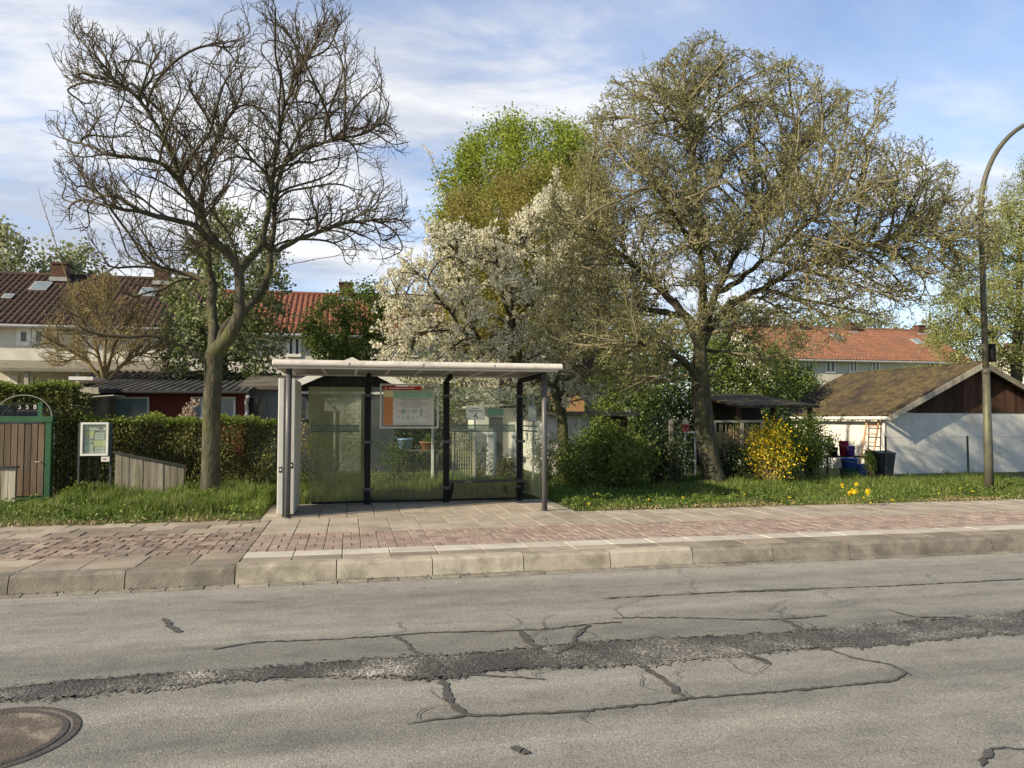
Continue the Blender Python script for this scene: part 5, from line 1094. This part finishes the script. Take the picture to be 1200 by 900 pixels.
m = MB(); m.prism([(x1-.2, ze-.1), (x1+.5, ze-.04), (x1+.5, ze-.02), (x1-.2, ze-.08)], Y-.5, Y+.4, 'y'); part('awning_sheet', m, M['alu'], t)
Y = 17.4; x0, x1 = ax(-60, Y), ax(70, Y); ze = az(30, 467, Y)
t = thing('grey_garden_hut', 'dark grey flat-roofed garden hut seen above the green gate', 'shed', ((x0+x1)/2, Y+1, .2))
m = MB(); k = 22
for i in range(k): a = x0+i*(x1-x0)/k; m.box(a+.003, a+(x1-x0)/k-.003, Y+random.uniform(0, .008), Y+2, .1, ze)
part('wall', m, M['slate_wall'], t); m = MB(); m.prism([(Y-.25, ze+.004), (Y+2.2, ze+.08), (Y+2.2, ze+.14), (Y-.25, ze+.07)], x0-.1, x1+.1, 'x'); part('roof', m, M['cap'], t)
# dark gabled hut with white brick pier behind the shelter
Y = 19.; x0, x1 = ax(345, Y), ax(470, Y); xr = ax(412, Y); ze, zr = az(345, 452, Y), az(412, 424, Y); zl = az(400, 460, Y)
t = thing('dark_gable_hut', 'dark hut with white-edged gable roof and white brick pier behind the shelter', 'shed', (xr, Y+1.5, .2))
m = MB(); m.box(x0+.15, x1-.15, Y, Y+3, .1, zl); part('wall', m, M['slate_wall'], t)
m = MB(); n = 16; xs_ = np.linspace(x0+.1, x1-.1, n+1)
hz = lambda x: zr-.1-(zr-ze)*abs(x-xr)/((xr-x0) if x < xr else (x1-xr))
for a, c in zip(xs_[:-1], xs_[1:]):
    a, c = a+.004, c-.004; pl_ = [(a, zl), (c, zl), (c, max(hz(c), zl+.01))]+([(xr, hz(xr))] if a < xr < c else [])+[(a, max(hz(a), zl+.01))]; m.prism(pl_, Y-.03, Y-.005, 'y')
part('gable_boards', m, M['black_wood'], t); m = MB(); m.prism([(x0+.12, zl+.005), (x1-.12, zl+.005), (x1-.12, hz(x1-.12)-.02), (xr, zr-.12), (x0+.12, hz(x0+.12)-.02)], Y-.002, Y+.05, 'y'); part('gable_backing', m, M['black_wood'], t)
m = MB(); m.box(x0+.1, x1-.1, Y-.06, Y-.034, zl-.04, zl+.02); part('white_rail', m, M['white_paint'], t)
for (xa, za_, xb, zb_) in ((x0-.15, ze-.07, xr, zr), (xr, zr, x1+.15, ze-.07)):
    m = MB(); m.prism([(xa, za_), (xb, zb_), (xb, zb_+.08), (xa, za_+.08)], Y-.35, Y+3.2, 'y'); rf = part('roof', m, M['cap'], t)
    m = MB(); m.prism([(xa, za_-.08), (xb, zb_-.08), (xb, zb_+.09), (xa, za_+.09)], Y-.39, Y-.353, 'y'); part('barge_board', m, M['white_paint'], rf)
m = MB(); xa, xb = ax(398, Y), ax(423, Y)
for r in range(int((zl-.06-.2)/.1)):
    for k in range(-1, 4):
        a, c = xa+k*.24+(r % 2)*.12, xa+(k+1)*.24+(r % 2)*.12-.012; a, c = max(a, xa), min(c, xb)
        if c-a > .03: m.box(a, c, Y-.05, Y-.006, .2+r*.1, .2+r*.1+.088)
pr = part('brick_pier', m, M['white_paint'], t); m = MB(); m.box(xa, xb, Y-.04, Y-.003, .2, zl-.05); part('mortar', m, M['grey_paint'], pr)
win(t, ax(352, Y), ax(378, Y), az(360, 492, Y), az(360, 466, Y), Y-.021, .05, 'pane', 1, 'slate_wall')
# white flat-roofed garage behind the green bush
Y = 18.; x0, x1 = ax(636, Y), ax(735, Y); ze = az(680, 487, Y)
t = thing('white_garage', 'low white rendered garage with brown flat roof behind the green bush', 'shed', ((x0+x1)/2, Y+1.5, .2))
m = MB(); m.box(x0, ax(692, Y), Y, Y+3, .1, ze); part('wall', m, M['stucco_white'], t)
m = MB(); k = 14; xa = ax(692, Y)+.01
for i in range(k): a = xa+i*(x1-xa)/k; m.box(a+.004, a+(x1-xa)/k-.004, Y+random.uniform(0, .012), Y+2.9, .1, ze-.01)
part('plank_wall', m, M['dark_wood'], t); m = MB(); m.box(x0-.25, x1+.2, Y-.3, Y+3.2, ze+.005, ze+.1); part('roof', m, M['concrete'], t)
m = MB(); m.box(ax(676, Y), ax(678, Y)+.03, Y-.05, Y-.003, .2, ze-.02); part('downpipe', m, M['white_paint'], t)
# orange brick cottage gable
Y = 27.; x0, x1 = ax(640, Y), ax(685, Y); za, zb2 = az(660, 478, Y), az(660, 450, Y)
t = thing('brick_house', 'small orange brick house behind the white garage', 'house', ((x0+x1)/2+1, Y+2, .2))
m = MB(); m.box(x0, x1, Y, Y+4, .1, zb2); part('wall', m, M['brick_wall'], t); m = MB(); m.box(x1+.003, ax(735, Y), Y+.3, Y+4, .1, zb2); part('grey_wall', m, M['grey_paint'], t)
m = MB(); m.grid(ribbed(x0-.2, ax(738, Y), Y-.3, zb2, Y+2, zb2+1.2, .22, .03, 4, rows=7, rowstep=.03)); m.grid(ribbed(x0-.2, ax(738, Y), Y+4.3, zb2, Y+2, zb2+1.2, .22, .03, 4, rows=7, rowstep=.03)); part('roof', m, M['tile_dark'], t); win(t, ax(700, Y), ax(715, Y), az(707, 476, Y), az(707, 458, Y), Y+.27, .06)
# brown shed right of the trunk, over the reed fence
Y = 18.5; x0, x1 = ax(856, Y), ax(948, Y); ze = az(880, 478, Y)
t = thing('brown_lean_to', 'dark brown lean-to roof over clutter behind the yellow bush', 'shed', ((x0+x1)/2, Y+1, .2))
m = MB(); m.prism([(Y-.5, ze), (Y+2.6, ze+.4), (Y+2.6, ze+.46), (Y-.5, ze+.06)], x0, x1, 'x'); part('roof', m, M['mossroof'], t)
for px in (860, 900, 943):
    x = ax(px, Y); m = MB(); m.box(x-.05, x+.05, Y-.3, Y-.2, -.4, ze+.02); part('post', m, M['dark_wood'], t)
m = MB(); m.box(x0+.1, x1-.1, Y+2.3, Y+2.4, .1, ze+.4); part('back_wall', m, M['black_wood'], t)
# reed fence
Y = 16.2; x0, x1 = ax(836, Y), ax(892, Y); zt_ = az(860, 494, Y); t = thing('reed_fence', 'brown reed fence panel with pale top rail right of the trunk', 'fence', ((x0+x1)/2, Y, .2))
m = MB()
for k in range(90):
    x = RNG.uniform(x0, x1); h = zt_-.03-abs(RNG.normal(0, .12)); m.tube([(x, Y+RNG.uniform(0, .02), .15), (x+RNG.normal(0, .05), Y+RNG.uniform(0, .02), h)], .008, 4, False)
m.box(x0, x1, Y+.022, Y+.03, .18, zt_-.25); part('reed_mat', m, M['reed'], t)
m = MB(); m.box(x0-.05, x1+.05, Y-.04, Y+.03, zt_-.02, zt_+.03); part('top_rail', m, M['pale_wood'], t)
for x in (x0, (x0+x1)/2+.1, x1): m = MB(); m.box(x-.035, x+.035, Y-.05, Y-.012, .15, zt_-.022); part('post', m, M['pale_wood'], t)
zpt = az(803, 506, 16.5)
table('garden_table', 'pale garden table with a red pot on it, left of the big trunk', ax(797, 16.5), ax(822, 16.5), 16.3, 16.8, zpt, float(gh(5, 16.5)), M['white_paint'])
pot('red_flower_pot', 'small red flower pot on the pale garden table left of the big trunk', 803, zpt, 16.5, .11, .17, 'crimson', 'blossom')

# ------------------------------------------------------------------ white hut with mossy roof (right)
Y = 20.; HX0 = ax(1038, Y); HXR = ax(1143, Y); HX1 = 2*HXR-HX0; ze = az(1038, 487, Y); zr = az(1146, 427, Y); HB = 26.0; zw = az(1100, 484, Y)
t = thing('white_hut', 'white rendered garden hut with brown plank gable and mossy roof', 'shed', (HXR, 23, .1)); HUT = t
m = MB(); m.box(HX0+.03, HX1-.03, Y, HB, -.4, zw); part('wall', m, M['stucco_white'], t)
sl_ = (zr-ze)/(HXR-HX0+.12); ro = lambda x: zr-.05-sl_*abs(x-HXR)
m = MB(); n = 44; xs_ = np.linspace(HX0+.05, HX1-.05, n+1)
for a, c in zip(xs_[:-1], xs_[1:]):
    a, c = a+.003, c-.003; pl_ = [(a, zw+.004), (c, zw+.004), (c, max(ro(c), zw+.02))]+([(HXR, ro(HXR))] if a < HXR < c else [])+[(a, max(ro(a), zw+.02))]; m.prism(pl_, Y-.022-random.uniform(0, .006), Y+.1, 'y')
part('gable_boards', m, M['dark_wood'], t)
ov = .42
for sgn in (-1, 1):
    xe = HXR+sgn*(HXR-HX0+.22); zE = zr-sl_*(HXR-HX0+.22)
    ys_ = np.arange(Y-ov, HB+.3, .03); ts = np.linspace(0, 1, 34); G = np.zeros((len(ts), len(ys_), 3))
    lump = lambda a, y: .018*np.sin(9*y+5*a)+.02*np.sin(23*y+17*a)*np.sin(19*a+3*y)
    for i, a in enumerate(ts): G[i, :, 0] = xe+(HXR-xe)*a; G[i, :, 1] = ys_; G[i, :, 2] = zE+(zr-zE)*a+.035+.02*np.sin(2*math.pi*ys_/.18)+lump(a, ys_)+RNG.normal(0, .006, len(ys_))
    m = MB(); m.smooth = True; m.grid(G); rf = part('roof', m, M['mossroof'], t); so = rf.modifiers.new('thick', 'SOLIDIFY'); so.thickness = .03
    m = MB(); m.prism([(xe, zE-.13), (HXR-sgn*-.004, zr-.13), (HXR-sgn*-.004, zr+.05), (xe, zE+.05)], Y-ov-.03, Y-ov-.002, 'y'); part('barge_board', m, M['concrete'] if sgn > 0 else M['pale_wood'], rf)
    m = MB(); m.tube([(xe+sgn*.03, Y-ov, zE-.03), (xe+sgn*.03, HB+.2, zE-.03)], .055, 8); part('gutter', m, M['white_paint'], rf)
m = MB(); m.tube([(HX0-.2, Y-.1, ze-.1), (HX0-.06, Y-.0, ze-.2), (HX0-.05, Y+.02, ze-.3), (HX0-.05, Y+.02, -.3)], .04, 8); part('downpipe', m, M['white_paint'], t)
m = MB(); m.smooth = False; n = 900; yy = RNG.uniform(Y-ov, HB, n); m.leaves(np.stack([HXR+RNG.normal(0, .05, n), yy, zr+.06+.02*RNG.normal(size=n)], 1), .05, .7); part('ridge_moss', m, M['willow'], t)
# ladder on the side wall
def on_side(px, py, X=HX0-.1):
    d = ray(px, py); return CAM+d*(X/d[0])
pa, pb = on_side(1015, 490), on_side(1029, 490); ztl = min(pa[2]-.02, 1.6); zl0 = -.1
t = thing('wooden_ladder', 'pale wooden ladder leaning on the side wall of the white hut', 'ladder', (HX0-.3, (pa[1]+pb[1])/2, zl0))
for y in (pa[1], pb[1]):
    m = MB(); m.tube([(HX0-.42, y, zl0), (HX0-.06, y, ztl)], .03, 6); part('rail', m, M['ladder'], t)
for k in range(6):
    a = .12+k*.15; m = MB(); m.tube([(HX0-.42+.36*a, pa[1], zl0+(ztl-zl0)*a), (HX0-.42+.36*a, pb[1], zl0+(ztl-zl0)*a)], .018, 6); part('rung', m, M['ladder'], t)
# shelf with tubs in front of the side wall
Yq = 18.4; x0, x1 = ax(968, Yq), ax(1016, Yq); zs1 = az(990, 535, Yq); zg = float(gh(x0, Yq))
t = table('potting_table', 'dark potting table along the white hut carrying pots and tubs', x0, x1, Yq, Yq+.5, zs1, zg, M['black_wood'])
def tub(name, label, px, z, Y, r, h, mat, cat='tub'):
    x = ax(px, Y); t = thing(name, label, cat, (x, Y, z)); m = MB(); m.smooth = True; m.lathe([(.001, 0), (r*.82, 0), (r*.97, h*.9), (r*1.05, h*.92), (r*1.05, h), (r*.95, h), (r*.8, h*.1), (.001, h*.1)], (x, Y, z), 18); part('body', m, M[mat], t)
    m = MB(); m.tube([(x-r, Y, z+h*.9), (x-r*.9, Y-r*.6, z+h*.7), (x, Y-r*1.08, z+h*.6), (x+r*.9, Y-r*.6, z+h*.7), (x+r, Y, z+h*.9)], .006, 5); part('handle', m, M['wire'], t)
    return t
zg2 = float(gh(ax(1000, 18.1), 18.1))
tub('green_crate_tub', 'dark green tub standing on the grass under the blue tub', 992, zg2, 18.05, .2, .46, 'green_plastic')
tub('blue_tub', 'bright blue plastic tub standing on the dark green tub', 994, zg2+.462, 18.05, .22, .26, 'blue')
tub('grey_tub', 'second blue tub beside the bright blue tub, on the ground', 1009, zg2, 18.2, .17, .55, 'blue')
tub('violet_bucket', 'violet and white bucket on the potting table', 996, zs1, Yq+.2, .12, .28, 'violet', 'bucket')
tub('crimson_bucket', 'crimson bucket at the back of the potting table', 988, zs1, Yq+.38, .13, .42, 'crimson', 'bucket')
tub('black_bucket', 'black bucket at the left end of the potting table', 976, zs1, Yq+.2, .12, .25, 'bin_black', 'bucket')
pot('white_flower_pot', 'white pot with plant at the left of the potting table', 972, zs1, Yq+.4, .1, .36, 'white_paint', 'green')
x = ax(1031, 18.1); z0 = float(gh(x, 18.1)); zt_ = az(1031, 530, 18.1); t = thing('wheelie_bin', 'black wheeled rubbish bin at the corner of the white hut', 'bin', (x, 18.1, z0))
m = MB(); m.add([(x-.2, 17.9, z0+.04), (x+.2, 17.9, z0+.04), (x+.2, 18.3, z0+.04), (x-.2, 18.3, z0+.04), (x-.26, 17.82, zt_-.05), (x+.26, 17.82, zt_-.05), (x+.26, 18.38, zt_-.05), (x-.26, 18.38, zt_-.05)], [np.array([(0,3,2,1),(4,5,6,7),(0,1,5,4),(1,2,6,5),(2,3,7,6),(3,0,4,7)])]); part('body', m, M['bin_black'], t, bevel=.02)
m = MB(); m.prism([(17.8, zt_-.048), (18.4, zt_-.048), (18.4, zt_+.03), (18.1, zt_+.05), (17.8, zt_-.01)], x-.27, x+.27, 'x'); part('lid', m, M['bin_black'], t, bevel=.015)
for k in (-.2, .2): m = MB(); m.tube([(x+k-.025, 18.35, z0+.09), (x+k+.025, 18.35, z0+.09)], .09, 14); part('wheel', m, M['cap'], t)
# chain-link fence in front of the hut
Yf = 15.6; t = thing('chain_link_fence', 'low chain-link fence on green posts in front of the white hut', 'fence', (ax(1120, Yf), Yf, float(gh(14, Yf))))
fx0, fx1 = ax(1036, Yf), ax(1290, Yf); fz0, fz1 = .26, az(1100, 512, Yf)
for px in (1037, 1133, 1225):
    x = ax(px, Yf); m = MB(); m.tube([(x, Yf, .1), (x, Yf, fz1+.02)], .024, 8); part('post', m, M['fence_metal'], t)
m = MB(); H = fz1-fz0; st_ = .075
for k in range(int((fx1-fx0+H)/st_)):
    for sg in (1, -1):
        a = fx0-(H if sg > 0 else 0)+k*st_; c = a+H if sg > 0 else a-H+ (0)
        if sg < 0: a, c = a+H, a
        za_, zc = fz0, fz1
        pts = []
        for xx, zz_ in ((a, za_), (c, zc)): pts.append([xx, zz_])
        (xa, z1_), (xb, z2_) = pts
        def clipx(xa, z1_, xb, z2_, lim):
            u = (lim-xa)/(xb-xa); return lim, z1_+(z2_-z1_)*u
        if min(xa, xb) < fx0:
            if max(xa, xb) <= fx0: continue
            if xa < xb: xa, z1_ = clipx(xa, z1_, xb, z2_, fx0)
            else: xb, z2_ = clipx(xa, z1_, xb, z2_, fx0)
        if min(xa, xb) > fx1: continue
        m.tube([(xa, Yf+.003*sg, z1_), (xb, Yf+.003*sg, z2_)], .0017, 3, False)
m.tube([(fx0, Yf, fz1), (fx1, Yf, fz1)], .003, 4); part('wire_mesh', m, M['wire'], t)
shrub('withered_weed', 'small withered dark weed against the white gable wall', 'plant', P_(1106, 17.6), .17, .1, .2, 7, 14, .05, .5, M['darkleaf'], sig=.25)

# ------------------------------------------------------------------ street lamp
YL = 12.35; lx = ax(1157, YL); z0 = float(gh(lx, YL))
t = thing('street_lamp', 'tall grey-green street lamp with curved arm on the right verge', 'street lamp', (lx, YL, z0))
m = MB(); m.smooth = True; zj = az(1153, 436, YL); zc = az(1150, 250, YL)
m.tube([(lx, YL, z0-.2), (lx, YL, z0+1), (lx-.0, YL, zj)], [.084, .078, .062], 16); m.lathe([(.063, 0), (.078, .02), (.078, .09), (.055, .12)], (lx, YL, zj-.04), 16); part('lower_pole', m, M['lamp_post'], t)
m = MB(); m.smooth = True; top_ = az(1200, 136, YL)
arc = [(lx, YL, zj+.0), (lx-.01, YL, (zj+zc)/2), (lx-.012, YL, zc)]
rx_, rz_ = 1.55, 1.95
for a in np.linspace(.1, 1.45, 14): arc.append((lx-.012+rx_*(1-math.cos(a)), YL-.25*(1-math.cos(a)), zc+rz_*math.sin(a)))
m.tube(arc, [.056, .054, .052]+[.05-.01*k/13 for k in range(14)], 14); arm = part('curved_arm', m, M['lamp_post'], t)
e = np.array(arc[-1]); m = MB(); m.smooth = True
m.tube([e+(-.05, 0, .0), e+(.1, -.01, .02), e+(.35, -.04, .03), e+(.7, -.08, .0), e+(.8, -.09, -.02)], [.05, .09, .13, .1, .03], 14); part('lamp_head', m, M['alu'], t)
m = MB(); xb = lx+.09; za_, zb2 = az(1160, 424, YL), az(1160, 403, YL); m.box(xb, xb+.09, YL-.07, YL+.07, za_, zb2); part('control_box', m, M['post_dark'], t, bevel=.01)

# ------------------------------------------------------------------ terraced houses
def terrace(name, label, x0, x1, Y, ze, Yr, zr, tile, wall, pitch=.24, rows=16, rot=0):
    t = thing(name, label, 'house', ((x0+x1)/2, (Y+2*Yr-Y)/2, .2)); Yb = 2*Yr-Y
    m = MB(); m.box(x0, x1, Y, Yb, .0, ze); m.prism([(Y, ze), (Yb, ze), (Yr, zr-.12)], x0, x1, 'x'); part('wall', m, M[wall], t)
    o = .4; k = (zr-ze)/(Yr-Y); m = MB(); m.grid(ribbed(x0-.25, x1+.25, Y-o, ze-o*k+.06, Yr, zr, pitch, .07, 6, rows=rows, rowstep=.028)); m.grid(ribbed(x0-.25, x1+.25, Yb+o, ze-o*k+.06, Yr, zr, pitch, .045, 4, rows=rows, rowstep=.045)); m.tube([(x0-.25, Yr, zr+.03), (x1+.25, Yr, zr+.03)], .11, 8)
    rf = part('roof', m, M[tile], t); m = MB(); m.tube([(x0-.25, Y-o-.06, ze-o*k), (x1+.25, Y-o-.06, ze-o*k)], .07, 8); part('gutter', m, M['grey_paint'], rf)
    m = MB(); m.box(x0-.1, x1+.1, Y-o+.02, Y-.004, ze-o*k-.03, ze-o*k+.0); part('soffit', m, M['white_paint'], t)
    return t, rf
def chim(rf, px, Y, z, h, w=.6):
    x = ax(px, Y); m = MB(); m.box(x-w/2, x+w/2, Y-.3, Y+.3, z-.6, z+h-.08); m.box(x-w/2-.05, x+w/2+.05, Y-.35, Y+.35, z+h-.078, z+h); c = part('chimney', m, M['chimney'], rf); m = MB(); m.box(x-w/2-.06, x+w/2+.06, Y-.36, Y+.36, z-.1, z+.08); part('flashing', m, M['grey_paint'], c)
def rooflight(rf, px, py, Y0, z0, k, w=.55, h=.8):
    # a roof window lying on the slope z = z0 + k (y - Y0)
    d = ray(px, py); tt = (z0-k*Y0-EYE)/(d[2]-k*d[1]); p = CAM+d*tt; a = math.atan(k); Mx = Matrix.Rotation(a, 3, 'X'); nrm = np.array((0, -math.sin(a), math.cos(a)))
    m = MB(); m.obox(p+nrm*.09, w+.14, h+.14, .1, Mx); f = part('roof_window', m, M['grey_paint'], rf); m = MB(); m.obox(p+nrm*.145, w, h, .014, Mx); part('roof_window_pane', m, M['pane_curtain'], f)
Y = 33.5; ze = az(100, 378, Y); Yr = 37.6; zr = az(100, 325, Yr); xm = ax(215, Y)
t, rf = terrace('terraced_house', 'white terraced house with dark red tiled roof on the left', -40, xm, Y, ze, Yr, zr, 'tile_dark', 'stucco')
for a, c in ((17, 34), (35, 52), (88, 106), (162, 178)): win(t, ax(a, Y), ax(c, Y), az(a, 405, Y), az(a, 384, Y), Y-.021, .16, 'pane')
k = (zr-ze)/(Yr-Y); chim(rf, 67, Yr-.5, zr-.25, .75); chim(rf, 187, Yr-.5, zr-.25, .75)
rooflight(rf, 48, 338, Y, ze, k); rooflight(rf, 174, 345, Y, ze, k); rooflight(rf, 10, 350, Y, ze, k, .25, .3)
zc = az(60, 437, 31.2); m = MB(); m.prism([(30.6, zc+.02), (33.48, zc+.5), (33.48, zc+.62), (30.6, zc+.14)], ax(-60, 31), ax(190, 31), 'x'); tr_ = part('terrace_roof', m, M['concrete'], t)
for px in (-30, 30, 90, 150): x = ax(px, 30.8); m = MB(); m.box(x-.07, x+.07, 30.75, 30.89, .1, zc+.03); part('terrace_post', m, M['pale_wood'], t)
for a, c in ((10, 20), (28, 38), (100, 125)): win(t, ax(a, Y), ax(c, Y), az(a, 462, Y), az(a, 440, Y), Y-.021, .1, 'pane', 2)
ze2 = az(350, 388, Y); zr2 = az(350, 345, Yr)
t, rf = terrace('terraced_house', 'white terraced house with bright red tiled roof behind the bushy green tree', xm+.04, ax(640, Y), Y+.05, ze2, Yr, zr2, 'tile_red', 'stucco')
for a, c in ((335, 352), (372, 384), (470, 490), (540, 560)): win(t, ax(a, Y), ax(c, Y), az(a, 418, Y), az(a, 394, Y), Y+.029, .12, 'pane', 2)
chim(rf, 404, Yr-.5, zr2-.25, .8)
Y = 45.; ze = az(1000, 420, Y); Yr = 49.5; zr = az(1000, 386, Yr)
t, rf = terrace('terraced_house', 'long white terraced house with orange tiled roof on the right', ax(906, Y), ax(1136, Y), Y, ze, Yr, zr, 'tile_orange', 'stucco')
for a, c in ((915, 923), (944, 954), (968, 980), (996, 1006), (1022, 1032), (1090, 1102)): win(t, ax(a, Y), ax(c, Y), az(a, 437, Y), az(a, 422, Y), Y-.021, .13, 'pane', 2)
for px in (938, 1000, 1080): chim(rf, px, Yr-.3, zr-.3, .7)
k = (zr-ze)/(Yr-Y); rooflight(rf, 980, 396, Y, ze, k); rooflight(rf, 1075, 402, Y, ze, k)
Y = 40.; ze = az(1190, 429, Y); Yr = 43
t, rf = terrace('terraced_house', 'cream house with small window behind the lamp post at the right edge', ax(1232, Y), ax(1420, Y), Y, ze, Yr, ze+1.7, 'tile_orange', 'stucco')
hx = ax(1232, Y); ya = [float((CAM+ray(p, 440)*(hx/ray(p, 440)[0]))[1]) for p in (1201, 1191)]; zA, zB = az(1195, 449, 41.5), az(1195, 433, 41.5)
m = MB(); m.box(hx-.04, hx+.02, ya[0], ya[1], zB-.12, zB); m.box(hx-.04, hx+.02, ya[0], ya[1], zA, zA+.12); m.box(hx-.04, hx+.02, ya[0], ya[0]+.1, zA+.12, zB-.12); m.box(hx-.04, hx+.02, ya[1]-.1, ya[1], zA+.12, zB-.12); wf = part('window', m, M['white_paint'], t); m = MB(); m.box(hx-.01, hx+.012, ya[0]+.05, ya[1]-.05, zA+.06, zB-.06); part('window_pane', m, M['pane'], wf)
win(t, ax(1240, Y), ax(1256, Y), az(1195, 447, Y), az(1195, 432, Y), Y-.021, .12, 'pane', 2)

# ------------------------------------------------------------------ light, sky, camera
TRAV = np.array((.94, .34)); TRAV /= np.linalg.norm(TRAV); EL = R(28)
tv = Vector((TRAV[0]*math.cos(EL), TRAV[1]*math.cos(EL), -math.sin(EL)))
sd = bpy.data.lights.new('sun', 'SUN'); sd.energy = 5.0; sd.angle = R(.55); sd.color = (1, .855, .62)
so = bpy.data.objects.new('sun', sd); COL.objects.link(so); so.rotation_euler = tv.to_track_quat('-Z', 'Y').to_euler(); so.location = (-20, -10, 30)
w = bpy.data.worlds.new('World'); SC.world = w; w.use_nodes = True; N = w.node_tree.nodes; L = w.node_tree.links; N.clear()
out = N.new('ShaderNodeOutputWorld'); bg = N.new('ShaderNodeBackground'); L.new(bg.outputs[0], out.inputs[0]); bg.inputs['Strength'].default_value = .1
sk = N.new('ShaderNodeTexSky'); sk.sky_type = 'NISHITA'; sk.sun_disc = False; sk.sun_elevation = EL; sk.sun_rotation = math.atan2(-TRAV[0], -TRAV[1]); sk.air_density = 1.0; sk.dust_density = .6; sk.ozone_density = 1.5
tc = N.new('ShaderNodeTexCoord'); sx = N.new('ShaderNodeSeparateXYZ'); L.new(tc.outputs['Generated'], sx.inputs[0])
def math_(op, a, b_=None):
    n = N.new('ShaderNodeMath'); n.operation = op
    for i, v in enumerate((a, b_)):
        if v is None: continue
        if isinstance(v, (int, float)): n.inputs[i].default_value = v
        else: L.new(v, n.inputs[i])
    return n.outputs[0]
zz = math_('ADD', math_('MAXIMUM', sx.outputs[2], 0.0), .22); cb = N.new('ShaderNodeCombineXYZ'); L.new(math_('DIVIDE', sx.outputs[0], zz), cb.inputs[0]); L.new(math_('DIVIDE', sx.outputs[1], zz), cb.inputs[1])
def wnoise(sc, det, dist=0, off=(0, 0, 0), st=(1, 1, 1), ro=.6):
    mp = N.new('ShaderNodeMapping'); mp.inputs['Location'].default_value = off; mp.inputs['Scale'].default_value = st; mp.inputs['Rotation'].default_value = (0, 0, R(-22)); L.new(cb.outputs[0], mp.inputs[0])
    n = N.new('ShaderNodeTexNoise'); n.inputs['Scale'].default_value = sc; n.inputs['Detail'].default_value = det; n.inputs['Distortion'].default_value = dist; n.inputs['Roughness'].default_value = ro; L.new(mp.outputs[0], n.inputs[0]); return n.outputs[0]
c1 = wnoise(.95, 8, .5, (3.1, 1.7, 0), (.75, 1.25, 1), .56); c2 = wnoise(2.6, 8, .8, (7, 2, 0), (.6, 1.3, 1), .6)
mixv = math_('ADD', math_('MULTIPLY', c1, .62), math_('MULTIPLY', c2, .38))
mixv = math_('ADD', mixv, math_('MULTIPLY', sx.outputs[0], -.06))
rp = N.new('ShaderNodeValToRGB'); L.new(mixv, rp.inputs[0]); rp.color_ramp.interpolation = 'EASE'
rp.color_ramp.elements[0].position = .40; rp.color_ramp.elements[0].color = (.28,)*3+(1,); rp.color_ramp.elements[1].position = .55; rp.color_ramp.elements[1].color = (.95,)*3+(1,)
shade = N.new('ShaderNodeValToRGB'); L.new(wnoise(1.7, 6, .3, (1, 5, 0), (.7, 1.3, 1)), shade.inputs[0]); shade.color_ramp.elements[0].position = .4; shade.color_ramp.elements[0].color = (4.1, 4.5, 5.4, 1); shade.color_ramp.elements[1].position = .58; shade.color_ramp.elements[1].color = (7.2, 7.2, 7.25, 1)
mx = N.new('ShaderNodeMix'); mx.data_type = 'RGBA'
def mrange(v, a, b):
    n = N.new('ShaderNodeMapRange'); n.interpolation_type = 'SMOOTHSTEP'; n.inputs[1].default_value = a; n.inputs[2].default_value = b; n.inputs[3].default_value = 1; n.inputs[4].default_value = 0; L.new(v, n.inputs[0]); return n.outputs[0]
front = math_('MULTIPLY', mrange(sx.outputs[2], .5, .78), math_('SUBTRACT', 1.0, mrange(sx.outputs[1], -.5, .2)))
low = math_('MULTIPLY', mrange(sx.outputs[2], .0, .2), .55)
L.new(math_('MULTIPLY', math_('MAXIMUM', rp.outputs[0], low), front), mx.inputs[0]); gn = N.new('ShaderNodeMix'); gn.data_type = 'RGBA'; gn.blend_type = 'MULTIPLY'; L.new(sk.outputs[0], gn.inputs[6]); gn.inputs[7].default_value = (1.4, 1.48, 1.66, 1); L.new(front, gn.inputs[0]); L.new(gn.outputs[2], mx.inputs[6]); L.new(shade.outputs[0], mx.inputs[7]); L.new(mx.outputs[2], bg.inputs[0])
cd = bpy.data.cameras.new('camera'); cam = bpy.data.objects.new('camera', cd); COL.objects.link(cam); SC.camera = cam
cd.sensor_width = 36; cd.lens = F/1200*36; cd.clip_end = 2000; cam.location = CAM
cam.rotation_euler = (R(90)+PITCH, 0, -YAW)
vs = SC.view_settings; vs.view_transform = 'Standard'; vs.look = 'None'; vs.exposure = .5; vs.gamma = 1; vs.use_curve_mapping = False
SC.cycles.max_bounces = 8; SC.cycles.transparent_max_bounces = 16
print('script', round(time.time()-T0, 1), 's', sum(len(o.data.polygons) for o in bpy.data.objects if o.type == 'MESH'), 'faces')
